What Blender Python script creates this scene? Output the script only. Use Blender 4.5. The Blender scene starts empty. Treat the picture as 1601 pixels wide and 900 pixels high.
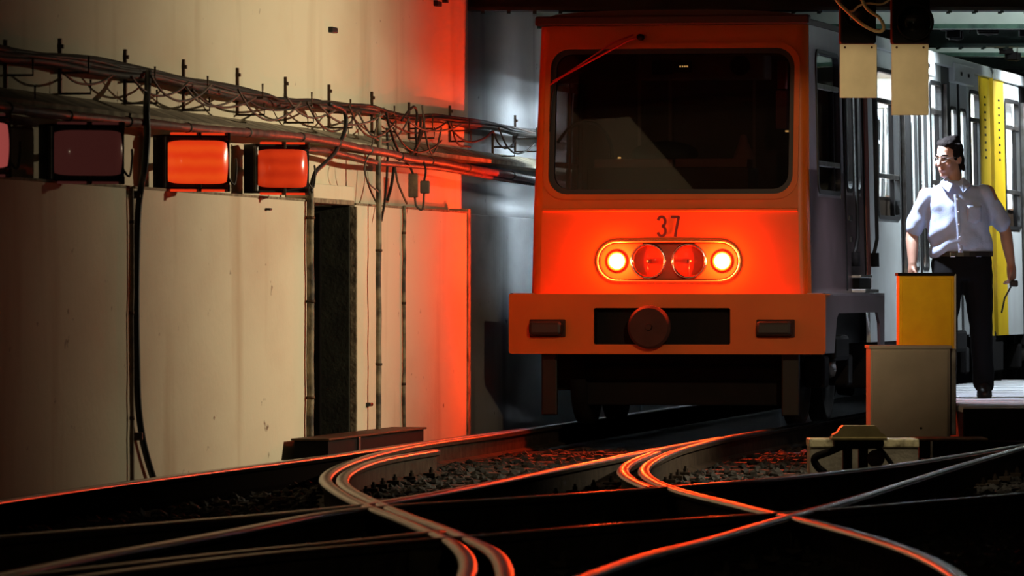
import bpy, bmesh, math, random
import numpy as np
from mathutils import Vector, Matrix, noise
random.seed(7)
sc = bpy.context.scene
C = sc.collection

# ------------------------------------------------------------------ camera / world / lights
F = 9900.0            # focal length in pixels of the 1601 px frame
CH = 0.912            # camera height over rail head
HZ = 458.0            # horizon row
cd = bpy.data.cameras.new('camera'); cam = bpy.data.objects.new('camera', cd); C.objects.link(cam)
cd.sensor_width = 36.0; cd.lens = 36.0 * F / 1601.0
cd.shift_y = (HZ - 450.0) / 1601.0
cd.clip_start = 0.5; cd.clip_end = 300
cam.location = (0, 0, CH); cam.rotation_euler = (math.pi / 2, 0, 0)
cd.dof.use_dof = True; cd.dof.focus_distance = 42.0; cd.dof.aperture_fstop = 10.0
sc.camera = cam
w = bpy.data.worlds.new('world'); sc.world = w; w.use_nodes = True
bg = w.node_tree.nodes['Background']; bg.inputs[0].default_value = (0.35, 0.4, 0.5, 1); bg.inputs[1].default_value = 0.0015
vs = sc.view_settings
vs.view_transform = 'Standard'; vs.look = 'None'; vs.exposure = 0.0; vs.gamma = 1.0; vs.use_curve_mapping = False
sc.cycles.sample_clamp_indirect = 6.0
sc.cycles.max_bounces = 8; sc.cycles.transparent_max_bounces = 16

# light strengths (each light sits in a fixture; some fixtures are added as fill)
P_WARM, P_WARM_NEAR, P_TAIL, P_COOL_FLOOD, P_COOL_CEIL = 1060, 170, 96, 400, 420
P_FRONT, P_POINT = 800, 130
E_TRAIN = 105.0

def light(name, kind, loc, power, col, aim=None, radius=0.05, cone=60, blend=1.0, parent=None):
    d = bpy.data.lights.new(name, kind); d.energy = power; d.color = col; d.shadow_soft_size = radius
    o = bpy.data.objects.new(name, d); C.objects.link(o); o.location = loc
    if kind == 'SPOT':
        d.spot_size = math.radians(cone); d.spot_blend = blend
    if aim is not None:
        o.rotation_euler = (Vector(aim) - Vector(loc)).to_track_quat('-Z', 'Y').to_euler()
    if parent: o.parent = parent
    return o

# ------------------------------------------------------------------ pixel helpers
def at(px, py, Y): return Vector(((px - 800.5) * Y / F, Y, CH - (py - HZ) * Y / F))
def gnd(px, py, z=0.0):
    Y = F * (CH - z) / (py - HZ); return Vector(((px - 800.5) * Y / F, Y, z))
TP = math.atan(0.162); SP, CP = math.sin(TP), math.cos(TP)
WO = (-7.21 + 0.162 * 36, 36.0)
def W(s, n, z): return Vector((WO[0] + s * SP + n * CP, WO[1] + s * CP - n * SP, z))
def ws(px, n=0.0):
    k = (px - 800.5) / F
    return (k * (WO[1] - n * SP) - WO[0] - n * CP) / (SP - k * CP)
def wz(px, py, n=0.0):
    p = W(ws(px, n), n, 0); return CH - (py - HZ) * p.y / F
def wp(px, py, n=0.0): return W(ws(px, n), n, wz(px, py, n))

# ------------------------------------------------------------------ materials
MATS = {}
def mat(name, col, rough=0.6, metal=0.0, col2=None, scale=4.0, stretch=(1, 1, 1), lo=0.35, hi=0.7, bump=0.0, bscale=40.0, emis=None, estr=0.0, spec=0.5, coat=0.0, detail=6.0):
    if name in MATS: return MATS[name]
    m = bpy.data.materials.new(name); m.use_nodes = True; nt = m.node_tree
    b = nt.nodes['Principled BSDF']
    b.inputs['Base Color'].default_value = (*col, 1); b.inputs['Roughness'].default_value = rough
    b.inputs['Metallic'].default_value = metal; b.inputs['Specular IOR Level'].default_value = spec
    if coat: b.inputs['Coat Weight'].default_value = coat; b.inputs['Coat Roughness'].default_value = 0.1
    tc = mp = None
    if col2 is not None or bump:
        tc = nt.nodes.new('ShaderNodeTexCoord'); mp = nt.nodes.new('ShaderNodeMapping')
        nt.links.new(tc.outputs['Object'], mp.inputs['Vector']); mp.inputs['Scale'].default_value = stretch
    if col2 is not None:
        nz = nt.nodes.new('ShaderNodeTexNoise'); nz.inputs['Scale'].default_value = scale; nz.inputs['Detail'].default_value = detail
        nt.links.new(mp.outputs['Vector'], nz.inputs['Vector'])
        r = nt.nodes.new('ShaderNodeValToRGB'); r.color_ramp.elements[0].position = lo; r.color_ramp.elements[1].position = hi
        r.color_ramp.elements[0].color = (*col2, 1); r.color_ramp.elements[1].color = (*col, 1)
        nt.links.new(nz.outputs['Fac'], r.inputs['Fac']); nt.links.new(r.outputs['Color'], b.inputs['Base Color'])
    if bump:
        n2 = nt.nodes.new('ShaderNodeTexNoise'); n2.inputs['Scale'].default_value = bscale; n2.inputs['Detail'].default_value = 5
        nt.links.new(tc.outputs['Object'], n2.inputs['Vector'])
        bp = nt.nodes.new('ShaderNodeBump'); bp.inputs['Strength'].default_value = bump; bp.inputs['Distance'].default_value = 0.01
        nt.links.new(n2.outputs['Fac'], bp.inputs['Height']); nt.links.new(bp.outputs['Normal'], b.inputs['Normal'])
    if emis is not None:
        b.inputs['Emission Color'].default_value = (*emis, 1); b.inputs['Emission Strength'].default_value = estr
    MATS[name] = m; return m
def glass(name, tint, gloss=0.12, rough=0.02):
    m = bpy.data.materials.new(name); m.use_nodes = True; nt = m.node_tree
    nt.nodes.remove(nt.nodes['Principled BSDF']); out = nt.nodes['Material Output']
    t = nt.nodes.new('ShaderNodeBsdfTransparent'); t.inputs[0].default_value = (*tint, 1)
    g = nt.nodes.new('ShaderNodeBsdfGlossy'); g.inputs['Roughness'].default_value = rough
    lw_ = nt.nodes.new('ShaderNodeLayerWeight'); lw_.inputs[0].default_value = .5
    pw = nt.nodes.new('ShaderNodeMath'); pw.operation = 'POWER'; pw.inputs[1].default_value = 5; nt.links.new(lw_.outputs['Facing'], pw.inputs[0])
    lw = nt.nodes.new('ShaderNodeMath'); lw.operation = 'MULTIPLY_ADD'; lw.inputs[1].default_value = .5; lw.inputs[2].default_value = .03; nt.links.new(pw.outputs[0], lw.inputs[0])
    mx = nt.nodes.new('ShaderNodeMixShader'); nt.links.new(lw.outputs[0], mx.inputs[0])
    nt.links.new(t.outputs[0], mx.inputs[1]); nt.links.new(g.outputs[0], mx.inputs[2]); nt.links.new(mx.outputs[0], out.inputs[0])
    MATS[name] = m; return m

def wall_mat(name, base, stain, streak, chip):
    """painted plaster: cloudy stains, vertical run marks, small dark chips"""
    m = bpy.data.materials.new(name); m.use_nodes = True; nt = m.node_tree; b = nt.nodes['Principled BSDF']
    b.inputs['Roughness'].default_value = 0.75; b.inputs['Specular IOR Level'].default_value = 0.25
    tc = nt.nodes.new('ShaderNodeTexCoord')
    def layer(scl, noise_scale, lo, hi, det=6):
        mp = nt.nodes.new('ShaderNodeMapping'); mp.inputs['Scale'].default_value = scl
        nt.links.new(tc.outputs['Object'], mp.inputs['Vector'])
        nz = nt.nodes.new('ShaderNodeTexNoise'); nz.inputs['Scale'].default_value = noise_scale; nz.inputs['Detail'].default_value = det
        nt.links.new(mp.outputs['Vector'], nz.inputs['Vector'])
        mr = nt.nodes.new('ShaderNodeMapRange'); mr.inputs[1].default_value = lo; mr.inputs[2].default_value = hi
        nt.links.new(nz.outputs['Fac'], mr.inputs[0]); return mr.outputs[0]
    def mix(fac, a, c2):
        x = nt.nodes.new('ShaderNodeMix'); x.data_type = 'RGBA'
        nt.links.new(fac, x.inputs[0]); nt.links.new(a, x.inputs[6]); x.inputs[7].default_value = (*c2, 1); return x.outputs[2]
    rgb = nt.nodes.new('ShaderNodeRGB'); rgb.outputs[0].default_value = (*base, 1)
    c = mix(layer((1, .35, 1), 1.3, .46, .78), rgb.outputs[0], stain)
    c = mix(layer((7, 1.6, .35), 1.0, .56, .85), c, streak)
    c = mix(layer((1, .6, 1), 9.0, .70, .76, 8), c, chip)
    nt.links.new(c, b.inputs['Base Color'])
    nz = nt.nodes.new('ShaderNodeTexNoise'); nz.inputs['Scale'].default_value = 18; nz.inputs['Detail'].default_value = 8
    nt.links.new(tc.outputs['Object'], nz.inputs['Vector'])
    bp = nt.nodes.new('ShaderNodeBump'); bp.inputs['Strength'].default_value = 0.25; bp.inputs['Distance'].default_value = 0.01
    nt.links.new(nz.outputs['Fac'], bp.inputs['Height']); nt.links.new(bp.outputs['Normal'], b.inputs['Normal'])
    MATS[name] = m; return m

m_wall = wall_mat('cream_plaster', (.72, .66, .49), (.60, .51, .35), (.50, .41, .27), (.20, .15, .10))
m_panel = wall_mat('cream_panel_paint', (.74, .67, .50), (.62, .50, .36), (.50, .36, .22), (.20, .13, .08))
m_grime = wall_mat('sooty_plaster', (.38, .38, .39), (.15, .145, .14), (.05, .047, .045), (.03, .03, .03))
m_ledge = mat('dusty_ledge', (.42, .36, .25), .9, col2=(.16, .13, .09), scale=6, bump=.5)
m_chipedge = mat('chipped_edge', (.10, .07, .045), .9, col2=(.35, .28, .18), scale=14, bump=.6)
m_black = mat('black_rubber', (.012, .011, .011), .55)
m_cable = mat('dark_cable', (.014, .011, .010), .65, spec=.25, col2=(.03, .02, .016), scale=8)
m_cable2 = mat('brown_cable', (.07, .035, .025), .6, spec=.3, col2=(.05, .03, .02), scale=10)
m_cable3 = mat('grey_cable', (.13, .10, .075), .6, spec=.3, col2=(.08, .06, .05), scale=12)
m_iron = mat('dark_iron', (.035, .028, .024), .6, .6, col2=(.10, .045, .02), scale=20)
m_pipe = mat('taped_pipe', (.24, .075, .06), .5, spec=.3, col2=(.09, .03, .026), scale=9)
m_rust = mat('rusty_conduit', (.25, .15, .08), .7, col2=(.06, .04, .03), scale=9, stretch=(1, 1, 1), bump=.4)
m_pale_rust = mat('flaking_conduit', (.34, .27, .17), .7, col2=(.05, .04, .03), scale=7, lo=.42, hi=.6, bump=.4)
m_door = mat('dark_green_door', (.030, .033, .020), .8, col2=(.007, .008, .005), scale=7, bump=.3)
m_ballast = mat('dark_ballast', (.035, .030, .026), .95, col2=(.012, .010, .009), scale=16, bump=1.0, bscale=25)
m_stone = mat('ballast_stone', (.022, .019, .017), .75, col2=(.008, .007, .006), scale=3)
m_timber = mat('oily_timber', (.055, .04, .032), .7, col2=(.02, .015, .012), scale=5, stretch=(1, 6, 6), bump=.5)
m_railhead = mat('polished_rail_head', (.36, .34, .33), .27, 1.0, col2=(.28, .25, .23), scale=12, bump=.06, bscale=60)
m_railweb = mat('rusty_rail_side', (.052, .038, .027), .85, .0, spec=.15, col2=(.025, .017, .012), scale=12, bump=.3)
m_orange = mat('orange_paint', (.56, .115, .002), .45, col2=(.50, .095, .002), scale=2.5, spec=.4)
m_yellow = mat('yellow_paint', (.9, .62, .02), .35, col2=(.8, .5, .02), scale=3)
m_white = mat('white_paint', (.72, .76, .76), .35, col2=(.60, .63, .62), scale=2.5)
m_grey = mat('grey_side_paint', (.30, .28, .28), .38, col2=(.24, .21, .22), scale=2.5)
m_mauve = mat('maroon_grey_paint', (.075, .045, .048), .4, col2=(.055, .032, .034), scale=3)
m_roof = mat('black_roof', (.035, .018, .014), .6)
m_under = mat('underframe_black', (.004, .0035, .0035), .8, spec=.15, col2=(.008, .006, .006), scale=8)
m_steel = mat('worn_steel', (.42, .40, .38), .35, .9, col2=(.2, .18, .16), scale=10)
m_num = mat('dark_number', (.05, .006, .004), .5)
m_lampback = mat('red_lamp_tray', (.55, .06, .01), .4)
m_chrome = mat('chrome', (.8, .78, .75), .12, 1.0)
m_tail = mat('tail_lamp_glow', (.6, .1, .02), .3, emis=(1, .13, .02), estr=160)
m_bulkhead = mat('cab_bulkhead', (.14, .11, .09), .7, col2=(.10, .08, .07), scale=3)
m_cabgrey = mat('cab_grey', (.30, .25, .22), .6)
m_dash = mat('cab_dash', (.42, .27, .24), .6)
m_redpaint = mat('red_paint', (.45, .02, .015), .4)
m_amber = mat('amber_indicator', (.8, .5, .1), .4, emis=(1, .75, .25), estr=1.6)
m_redbrown = mat('red_brown_paint', (.16, .035, .022), .4)
m_strip = mat('fluorescent_strip', (.9, .95, 1), .4, emis=(.82, .90, 1.0), estr=E_TRAIN)
m_inner = mat('interior_white', (.82, .84, .82), .5)
m_seat = mat('seat_brown', (.16, .08, .05), .5)
m_beige = mat('beige_cabinet_paint', (.50, .43, .345), .6, col2=(.38, .325, .255), scale=3, bump=.08)
m_boxyel = mat('yellow_cabinet_paint', (.95, .56, .004), .6, spec=.2, col2=(.85, .46, .004), scale=4, stretch=(2, 1, 2))
m_plate = mat('cream_board_paint', (.80, .70, .44), .55, col2=(.66, .57, .34), scale=5)
m_concrete = mat('pale_concrete', (.36, .33, .26), .9, col2=(.20, .18, .14), scale=9, bump=.5)
m_wetedge = mat('chipped_white_paint', (.70, .64, .40), .35, col2=(.20, .17, .10), scale=14, lo=.42, hi=.58, bump=.4)
m_brass = mat('dull_brass', (.52, .43, .18), .4, .2, col2=(.34, .27, .11), scale=9)
m_plank = mat('grey_plank', (.58, .60, .64), .45, col2=(.34, .35, .38), scale=6, stretch=(1, 1, 1), bump=.3)
m_girder = mat('green_girder', (.035, .075, .055), .6, col2=(.018, .03, .026), scale=5)
m_paleceil = mat('pale_ceiling_paint', (.68, .76, .70), .7, col2=(.55, .62, .56), scale=3)
m_ceil = mat('sooty_ceiling', (.10, .10, .09), .9, col2=(.05, .05, .045), scale=3)
m_tan = mat('tan_cable', (.62, .48, .22), .45)
m_lens_lit2 = mat('red_lens_lit', (.65, .05, .012), .22, emis=(1, .055, .008), estr=.45, col2=(.5, .04, .01), scale=5)
m_lens_lit = mat('orange_red_lens_lit', (.75, .065, .012), .22, emis=(1, .075, .008), estr=.75, col2=(.6, .04, .01), scale=5, coat=.4)
m_lens_added_glow = mat('red_lens_added_glow', (.45, .15, .13), .16, emis=(.5, .12, .10), estr=.06, col2=(.30, .08, .07), scale=5, coat=.6)  # faint emission put in for an unlit lens that catches no lamp light
m_lens_pink = mat('pink_lens', (.6, .2, .18), .2, emis=(.9, .16, .14), estr=.3, coat=.5)
m_red_slit = mat('red_glass_strip', (.65, .03, .01), .2, emis=(1, .05, .01), estr=.7)
m_skin = mat('skin', (.50, .30, .22), .5, col2=(.44, .24, .17), scale=12)
m_hair = mat('dark_hair', (.007, .0055, .005), .85, spec=.15, bump=.6, bscale=90)
m_shirt = mat('pale_blue_shirt', (.46, .56, .80), .85, col2=(.40, .50, .74), scale=30, bump=.15, bscale=120)
m_trouser = mat('black_trousers', (.0045, .0045, .006), .9, spec=.15)
m_shoe = mat('black_leather', (.012, .011, .011), .4)
def ribbed(m, c0, c1):
    nt = m.node_tree; b = nt.nodes['Principled BSDF']; tc = nt.nodes.new('ShaderNodeTexCoord'); wv = nt.nodes.new('ShaderNodeTexWave')
    wv.bands_direction = 'Z'; wv.inputs['Scale'].default_value = 4.2; wv.inputs['Distortion'].default_value = 1.2; wv.inputs['Detail Scale'].default_value = 3
    nt.links.new(tc.outputs['Object'], wv.inputs['Vector']); r = nt.nodes.new('ShaderNodeValToRGB')
    r.color_ramp.elements[0].color = (*c0, 1); r.color_ramp.elements[1].color = (*c1, 1)
    nt.links.new(wv.outputs['Fac'], r.inputs['Fac']); nt.links.new(r.outputs['Color'], b.inputs['Emission Color'])
ribbed(m_lens_lit, (.92, .05, .008), (1.0, .085, .010)); ribbed(m_lens_lit2, (.80, .04, .008), (1.0, .06, .010))
g_wind = glass('windscreen_glass', (.50, .42, .40))
g_side = glass('window_glass', (.90, .95, .95))
g_clear = glass('clear_lens', (.95, .8, .75))
g_spec = glass('spectacle_lens', (.95, .95, .95))

# ------------------------------------------------------------------ mesh helpers
def link(name, me, m=None, parent=None, smooth=False):
    o = bpy.data.objects.new(name, me); C.objects.link(o)
    if m is not None:
        me.materials.clear()
        for x in (m if isinstance(m, (list, tuple)) else [m]): me.materials.append(x)
    if parent is not None: o.parent = parent
    if smooth:
        for p in me.polygons: p.use_smooth = True
    return o
def from_data(name, vs_, fs, m=None, parent=None, smooth=False):
    me = bpy.data.meshes.new(name); me.from_pydata([tuple(v) for v in vs_], [], fs); me.update()
    bm = bmesh.new(); bm.from_mesh(me); bmesh.ops.recalc_face_normals(bm, faces=bm.faces); bm.to_mesh(me); bm.free()
    return link(name, me, m, parent, smooth)
def from_bm(name, bm, m=None, parent=None, smooth=False):
    me = bpy.data.meshes.new(name); bmesh.ops.recalc_face_normals(bm, faces=bm.faces); bm.to_mesh(me); bm.free()
    return link(name, me, m, parent, smooth)
def tag(o, label=None, cat=None, group=None, kind=None):
    if label: o['label'] = label
    if cat: o['category'] = cat
    if group: o['group'] = group
    if kind: o['kind'] = kind
    return o
def empty(name, loc=(0, 0, 0), rz=0.0):
    o = bpy.data.objects.new(name, None); C.objects.link(o); o.location = loc; o.rotation_euler = (0, 0, rz); o.empty_display_size = .1; return o

def bbox(bm, x0, x1, y0, y1, z0, z1, fn=None, bev=0.0):
    b2 = bmesh.new(); r = bmesh.ops.create_cube(b2, size=1)
    for v in b2.verts: v.co = Vector((x0 + (v.co.x + .5) * (x1 - x0), y0 + (v.co.y + .5) * (y1 - y0), z0 + (v.co.z + .5) * (z1 - z0)))
    if bev: bmesh.ops.bevel(b2, geom=list(b2.edges), offset=bev, segments=2, affect='EDGES', profile=.5)
    if fn:
        for v in b2.verts: v.co = fn(v.co)
    me = bpy.data.meshes.new('t'); b2.to_mesh(me); b2.free(); bm.from_mesh(me); bpy.data.meshes.remove(me)
def box(name, x0, x1, y0, y1, z0, z1, m, parent=None, bev=0.004, fn=None):
    bm = bmesh.new(); bbox(bm, x0, x1, y0, y1, z0, z1, fn, bev); return from_bm(name, bm, m, parent)
def wbox(name, s0, s1, n0, n1, z0, z1, m, parent=None, bev=0.0):
    return box(name, n0, n1, s0, s1, z0, z1, m, parent, bev, fn=lambda c: W(c.y, c.x, c.z))

def tube_into(bm, pts, r, seg=8, cap=True, closed=False):
    pts = [Vector(p) for p in pts]; n = len(pts); rr = r if isinstance(r, (list, tuple)) else [r] * n
    rings = []; up = None
    for i, p in enumerate(pts):
        if closed: d = pts[(i + 1) % n] - pts[i - 1]
        else: d = pts[min(i + 1, n - 1)] - pts[max(i - 1, 0)]
        if d.length < 1e-9: d = Vector((0, 0, 1))
        d.normalize()
        if up is None: up = d.orthogonal().normalized()
        up = (up - d * up.dot(d))
        if up.length < 1e-6: up = d.orthogonal()
        up.normalize(); sd = d.cross(up)
        rings.append([bm.verts.new(p + (up * math.cos(a) + sd * math.sin(a)) * rr[i]) for a in [2 * math.pi * k / seg for k in range(seg)]])
    last = n if closed else n - 1
    for i in range(last):
        A, B = rings[i], rings[(i + 1) % n]
        for k in range(seg): bm.faces.new((A[k], A[(k + 1) % seg], B[(k + 1) % seg], B[k]))
    if cap and not closed:
        bm.faces.new(rings[0][::-1]); bm.faces.new(rings[-1])
def tube(name, pts, r, m, parent=None, seg=8, closed=False):
    bm = bmesh.new(); tube_into(bm, pts, r, seg, True, closed); return from_bm(name, bm, m, parent, True)
def cat_rom(pts, sub=8):
    P = [Vector(p) for p in pts]; P = [P[0] * 2 - P[1]] + P + [P[-1] * 2 - P[-2]]; out = []
    for i in range(1, len(P) - 2):
        a, b, c, d = P[i - 1:i + 3]
        for k in range(sub):
            t = k / sub
            out.append(.5 * ((2 * b) + (c - a) * t + (2 * a - 5 * b + 4 * c - d) * t * t + (3 * b - a - 3 * c + d) * t ** 3))
    out.append(P[-2]); return out
def lathe(name, prof, m, parent=None, seg=32, M=None, smooth=True):
    """prof (r, h) turned about local -y (facing the camera), M places it"""
    bm = bmesh.new(); rings = []
    for r, h in prof:
        rings.append([bm.verts.new((max(r, 1e-5) * math.cos(2 * math.pi * k / seg), -h, max(r, 1e-5) * math.sin(2 * math.pi * k / seg))) for k in range(seg)])
    for A, B in zip(rings, rings[1:]):
        for k in range(seg): bm.faces.new((A[k], A[(k + 1) % seg], B[(k + 1) % seg], B[k]))
    bmesh.ops.remove_doubles(bm, verts=bm.verts, dist=1e-4)
    if M is not None: bm.transform(M)
    return from_bm(name, bm, m, parent, smooth)
def plate(name, outer, holes, y0, y1, m, parent=None, fn=None, cuts=None):
    """flat sheet in (x,z) with holes, thickness y0..y1; fn maps (x,y,z)"""
    bm = bmesh.new(); es = []; loops = []
    for lp in [outer] + list(holes):
        v = [bm.verts.new((p[0], y0, p[1])) for p in lp]; loops.append(v)
        es += [bm.edges.new((v[i], v[(i + 1) % len(v)])) for i in range(len(v))]
    bmesh.ops.triangle_fill(bm, use_beauty=True, edges=es)
    f0 = list(bm.faces); mp = {v: bm.verts.new((v.co.x, y1, v.co.z)) for v in list(bm.verts)}
    for f in f0: bm.faces.new([mp[v] for v in reversed(f.verts)])
    for v in loops:
        for i in range(len(v)):
            a, b = v[i], v[(i + 1) % len(v)]
            bm.faces.new((a, b, mp[b], mp[a]))
    if fn:
        for v in bm.verts: v.co = fn(v.co)
    return from_bm(name, bm, m, parent)
def rrect(x0, x1, z0, z1, r, k=6):
    out = []
    for cx, cz, a0 in ((x1 - r, z1 - r, 0), (x0 + r, z1 - r, 90), (x0 + r, z0 + r, 180), (x1 - r, z0 + r, 270)):
        for i in range(k + 1):
            a = math.radians(a0 + 90 * i / k); out.append((cx + r * math.cos(a), cz + r * math.sin(a)))
    return out
def ring(name, outer, inner, y0, y1, m, parent=None, fn=None):
    n = len(outer); V = []; Fc = []
    for lp, y in ((outer, y0), (inner, y0), (inner, y1), (outer, y1)): V += [Vector((p[0], y, p[1])) for p in lp]
    for a in range(4):
        b = (a + 1) % 4
        for i in range(n):
            j = (i + 1) % n; Fc.append((a * n + i, a * n + j, b * n + j, b * n + i))
    if fn: V = [fn(v) for v in V]
    return from_data(name, V, Fc, m, parent)

# ------------------------------------------------------------------ ground
def grid(name, x0, x1, y0, y1, nx, ny, z, m, amp=.0):
    V = []; Fc = []
    for j in range(ny + 1):
        for i in range(nx + 1):
            x = x0 + (x1 - x0) * i / nx; y = y0 + (y1 - y0) * j / ny
            V.append((x, y, z + amp * noise.noise((x * 2.3, y * 2.3, 0)) + amp * .6 * noise.noise((x * 7, y * 7, 3))))
    for j in range(ny):
        for i in range(nx):
            a = j * (nx + 1) + i; Fc.append((a, a + 1, a + nx + 2, a + nx + 1))
    return from_data(name, V, Fc, m, None, True)
fl = grid('floor', -6, 12, 4, 75, 70, 260, -.185, m_ballast, .02); tag(fl, kind='structure')

# ------------------------------------------------------------------ left wall
wl = empty('wall_left'); tag(wl, 'cream painted tunnel wall with cable ledge along the track', kind='structure')
S0, S1 = -22.0, 36.0
ZTOP = 3.35
SEND = ws(731)            # where the proud lower panels stop
# upper wall, ledge, lamp recess: one long profile
prof = [(-.6, ZTOP), (-.13, ZTOP), (-.13, 1.955), (.07, 1.83), (.07, 1.795), (-.14, 1.79), (-.14, 1.30), (-.6, 1.30)]
def extrude_profile(name, prof, s0, s1, m, parent, nseg=1, mats=None):
    V = []; Fc = []; k = len(prof)
    for i in range(nseg + 1):
        s = s0 + (s1 - s0) * i / nseg
        V += [W(s, n, z) for n, z in prof]
    for i in range(nseg):
        for j in range(k):
            a, b = i * k + j, i * k + (j + 1) % k; Fc.append((a, b, b + k, a + k))
    Fc.append(tuple(range(k))[::-1]); Fc.append(tuple(nseg * k + j for j in range(k)))
    return from_data(name, V, Fc, m, parent)
extrude_profile('upper_wall', [(-.6, ZTOP), (-.13, ZTOP), (-.13, 1.895), (-.6, 1.895)], S0, ws(731, -.13), m_wall, wl); extrude_profile('upper_wall', [(-.6, ZTOP), (-.15, ZTOP), (-.15, 1.895), (-.6, 1.895)], ws(731, -.13), S1, m_grime, wl)
extrude_profile('ledge', [(-.6, 1.895), (-.13, 1.895), (.06, 1.825), (.06, 1.80), (-.6, 1.80)], S0, S1, m_ledge, wl)
extrude_profile('lamp_recess', [(-.6, 1.80), (-.14, 1.80), (-.14, 1.44), (-.6, 1.44)], S0, ws(720, -.14), m_wall, wl); extrude_profile('lamp_recess', [(-.6, 1.80), (-.15, 1.80), (-.15, 1.44), (-.6, 1.44)], ws(720, -.14), S1, m_grime, wl)
# lower wall slabs; the gap between 484 and 556 is the door niche
def slab(px0, px1, n=0.0, top=1.455, m=m_panel, nm='wall_panel'):
    s0 = ws(px0, n) if isinstance(px0, (int, float)) else px0[0]
    s1 = ws(px1, n) if isinstance(px1, (int, float)) else px1[0]
    return wbox(nm, s0, s1, -.6, n, -.2, top, m, wl, .008)
slab((S0,), (ws(-420),)); slab(-415, -130); slab(-126, 205); slab(210, 480)
slab(556, 588); slab(592, 630); slab(634, 731)
slab(733, 1000, -.10, 1.455, m_grime); slab(1004, (S1,), -.10, 1.455, m_grime)
# chipped edge strip on top of the slabs
for a, b in ((-126, 205), (210, 480), (556, 730)):
    wbox('chipped_lip', ws(a), ws(b), -.13, .006, 1.448, 1.462, m_chipedge, wl, .003)
# niche: header, dark soffit, back leaf and jambs
sN0, sN1 = ws(483), ws(555)
wbox('niche_header', sN0, sN1, -.6, -.005, 1.47, 1.56, m_wall, wl, .006)
wbox('niche_header_rot', sN0 + .05, sN1 - .02, -.58, .0, 1.445, 1.475, m_chipedge, wl, .006)
wbox('niche_back', sN0, sN1, -.66, -.6, -.2, 1.8, m_door, wl)
dr = wbox('door_1', sN0 + .02, sN1 - .02, -.50, -.455, -.15, 1.44, m_door); tag(dr, 'dark green door set back in the wall niche', kind='structure')
for z0, z1 in ((.0, .62), (.72, 1.36)):
    wbox('door_panel', sN0 + .18, sN1 - .18, -.458, -.445, z0, z1, m_door, dr, .006)
wbox('niche_jamb', sN1 - .012, sN1 + .012, -.03, .012, -.18, 1.44, m_chipedge, wl, .003)
sd_ = wbox('niche_side', sN1 - .03, sN1 - .002, -.6, -.03, -.18, 1.46, m_door, wl, .003)
wbox('niche_seam', sN1 - .036, sN1 - .028, -.215, -.205, -.1, 1.4, m_black, wl, 0)
# wall vertical joints beyond the bend (dark cover strip)
wbox('joint_strip', ws(729.5), ws(733), -.12, .012, -.18, 1.48, m_chipedge, wl, .003)
for px, py, wdt in ((517, 47, .05), (681, 6, .05), (693, 2, .03), (416, 327, .02), (574, 632, .03), (300, 420, .0)):
    if wdt:
        p = wp(px, py, -.13 if py < 200 else 0.0)
        n0 = -.13 if py < 200 else 0.0; s = ws(px, n0)
        wbox('wall_anchor', s - .08 * (wdt / .05), s + .08 * (wdt / .05), n0 - .01, n0 + .03, p.z - wdt * .35, p.z + wdt * .35, m_black, wl, .006)

# right tunnel wall, ceiling
TH = math.atan(0.204); ST, CT = math.sin(TH), math.cos(TH)
X0, Y0 = (1047 - 800.5) * 43 / F, 43.0
def T(lx, ly, z): return Vector((X0 + lx * CT + ly * ST, Y0 - lx * ST + ly * CT, z))
wr = box('wall_right', 5.6, 5.9, -4, 32, -.2, ZTOP, m_ceil, None, 0, fn=lambda c: T(c.x, c.y, c.z)); tag(wr, kind='structure')
ce = box('ceiling', -9, 14, 2, 78, ZTOP, ZTOP + .2, m_ceil, None, 0); tag(ce, kind='structure')
m_edge = mat('green_edge_paint', (.10, .22, .15), .6, col2=(.03, .08, .06), scale=9)
# riveted cross girders and pale arch faces between them
def girder(Y, z0, z1, nm='girder'):
    bm = bmesh.new(); x0, x1 = -3.5, 7.2
    bbox(bm, x0, x1, Y - .13, Y + .13, z0, z0 + .025); bbox(bm, x0, x1, Y - .012, Y + .012, z0 + .025, z1)
    o = from_bm(nm, bm, m_girder, ce)
    bm = bmesh.new()
    for i in range(60):
        x = x0 + (i + .5) * (x1 - x0) / 60
        for dy in (-.09, .09): bbox(bm, x - .013, x + .013, Y + dy - .013, Y + dy + .013, z0 - .014, z0 + .001)
    from_bm('rivets', bm, m_girder, o); return o
for Y, z0 in ((36.0, 2.91), (40.2, 2.94), (43.6, 2.852), (50.0, 2.852), (55, 2.852), (60, 2.86), (65, 2.86)):
    girder(Y, z0, ZTOP)
for Y, z0, z1 in ((46.6, 2.856, ZTOP), (52.6, 2.875, ZTOP), (57.5, 2.87, ZTOP)):
    box('arch_edge', -3.5, 7.2, Y - .012, Y, z0, z0 + .035, m_edge, ce, .003)
    box('arch_face', -3.5, 7.2, Y, Y + .12, z0, z1, m_paleceil, ce, .005)

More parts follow.
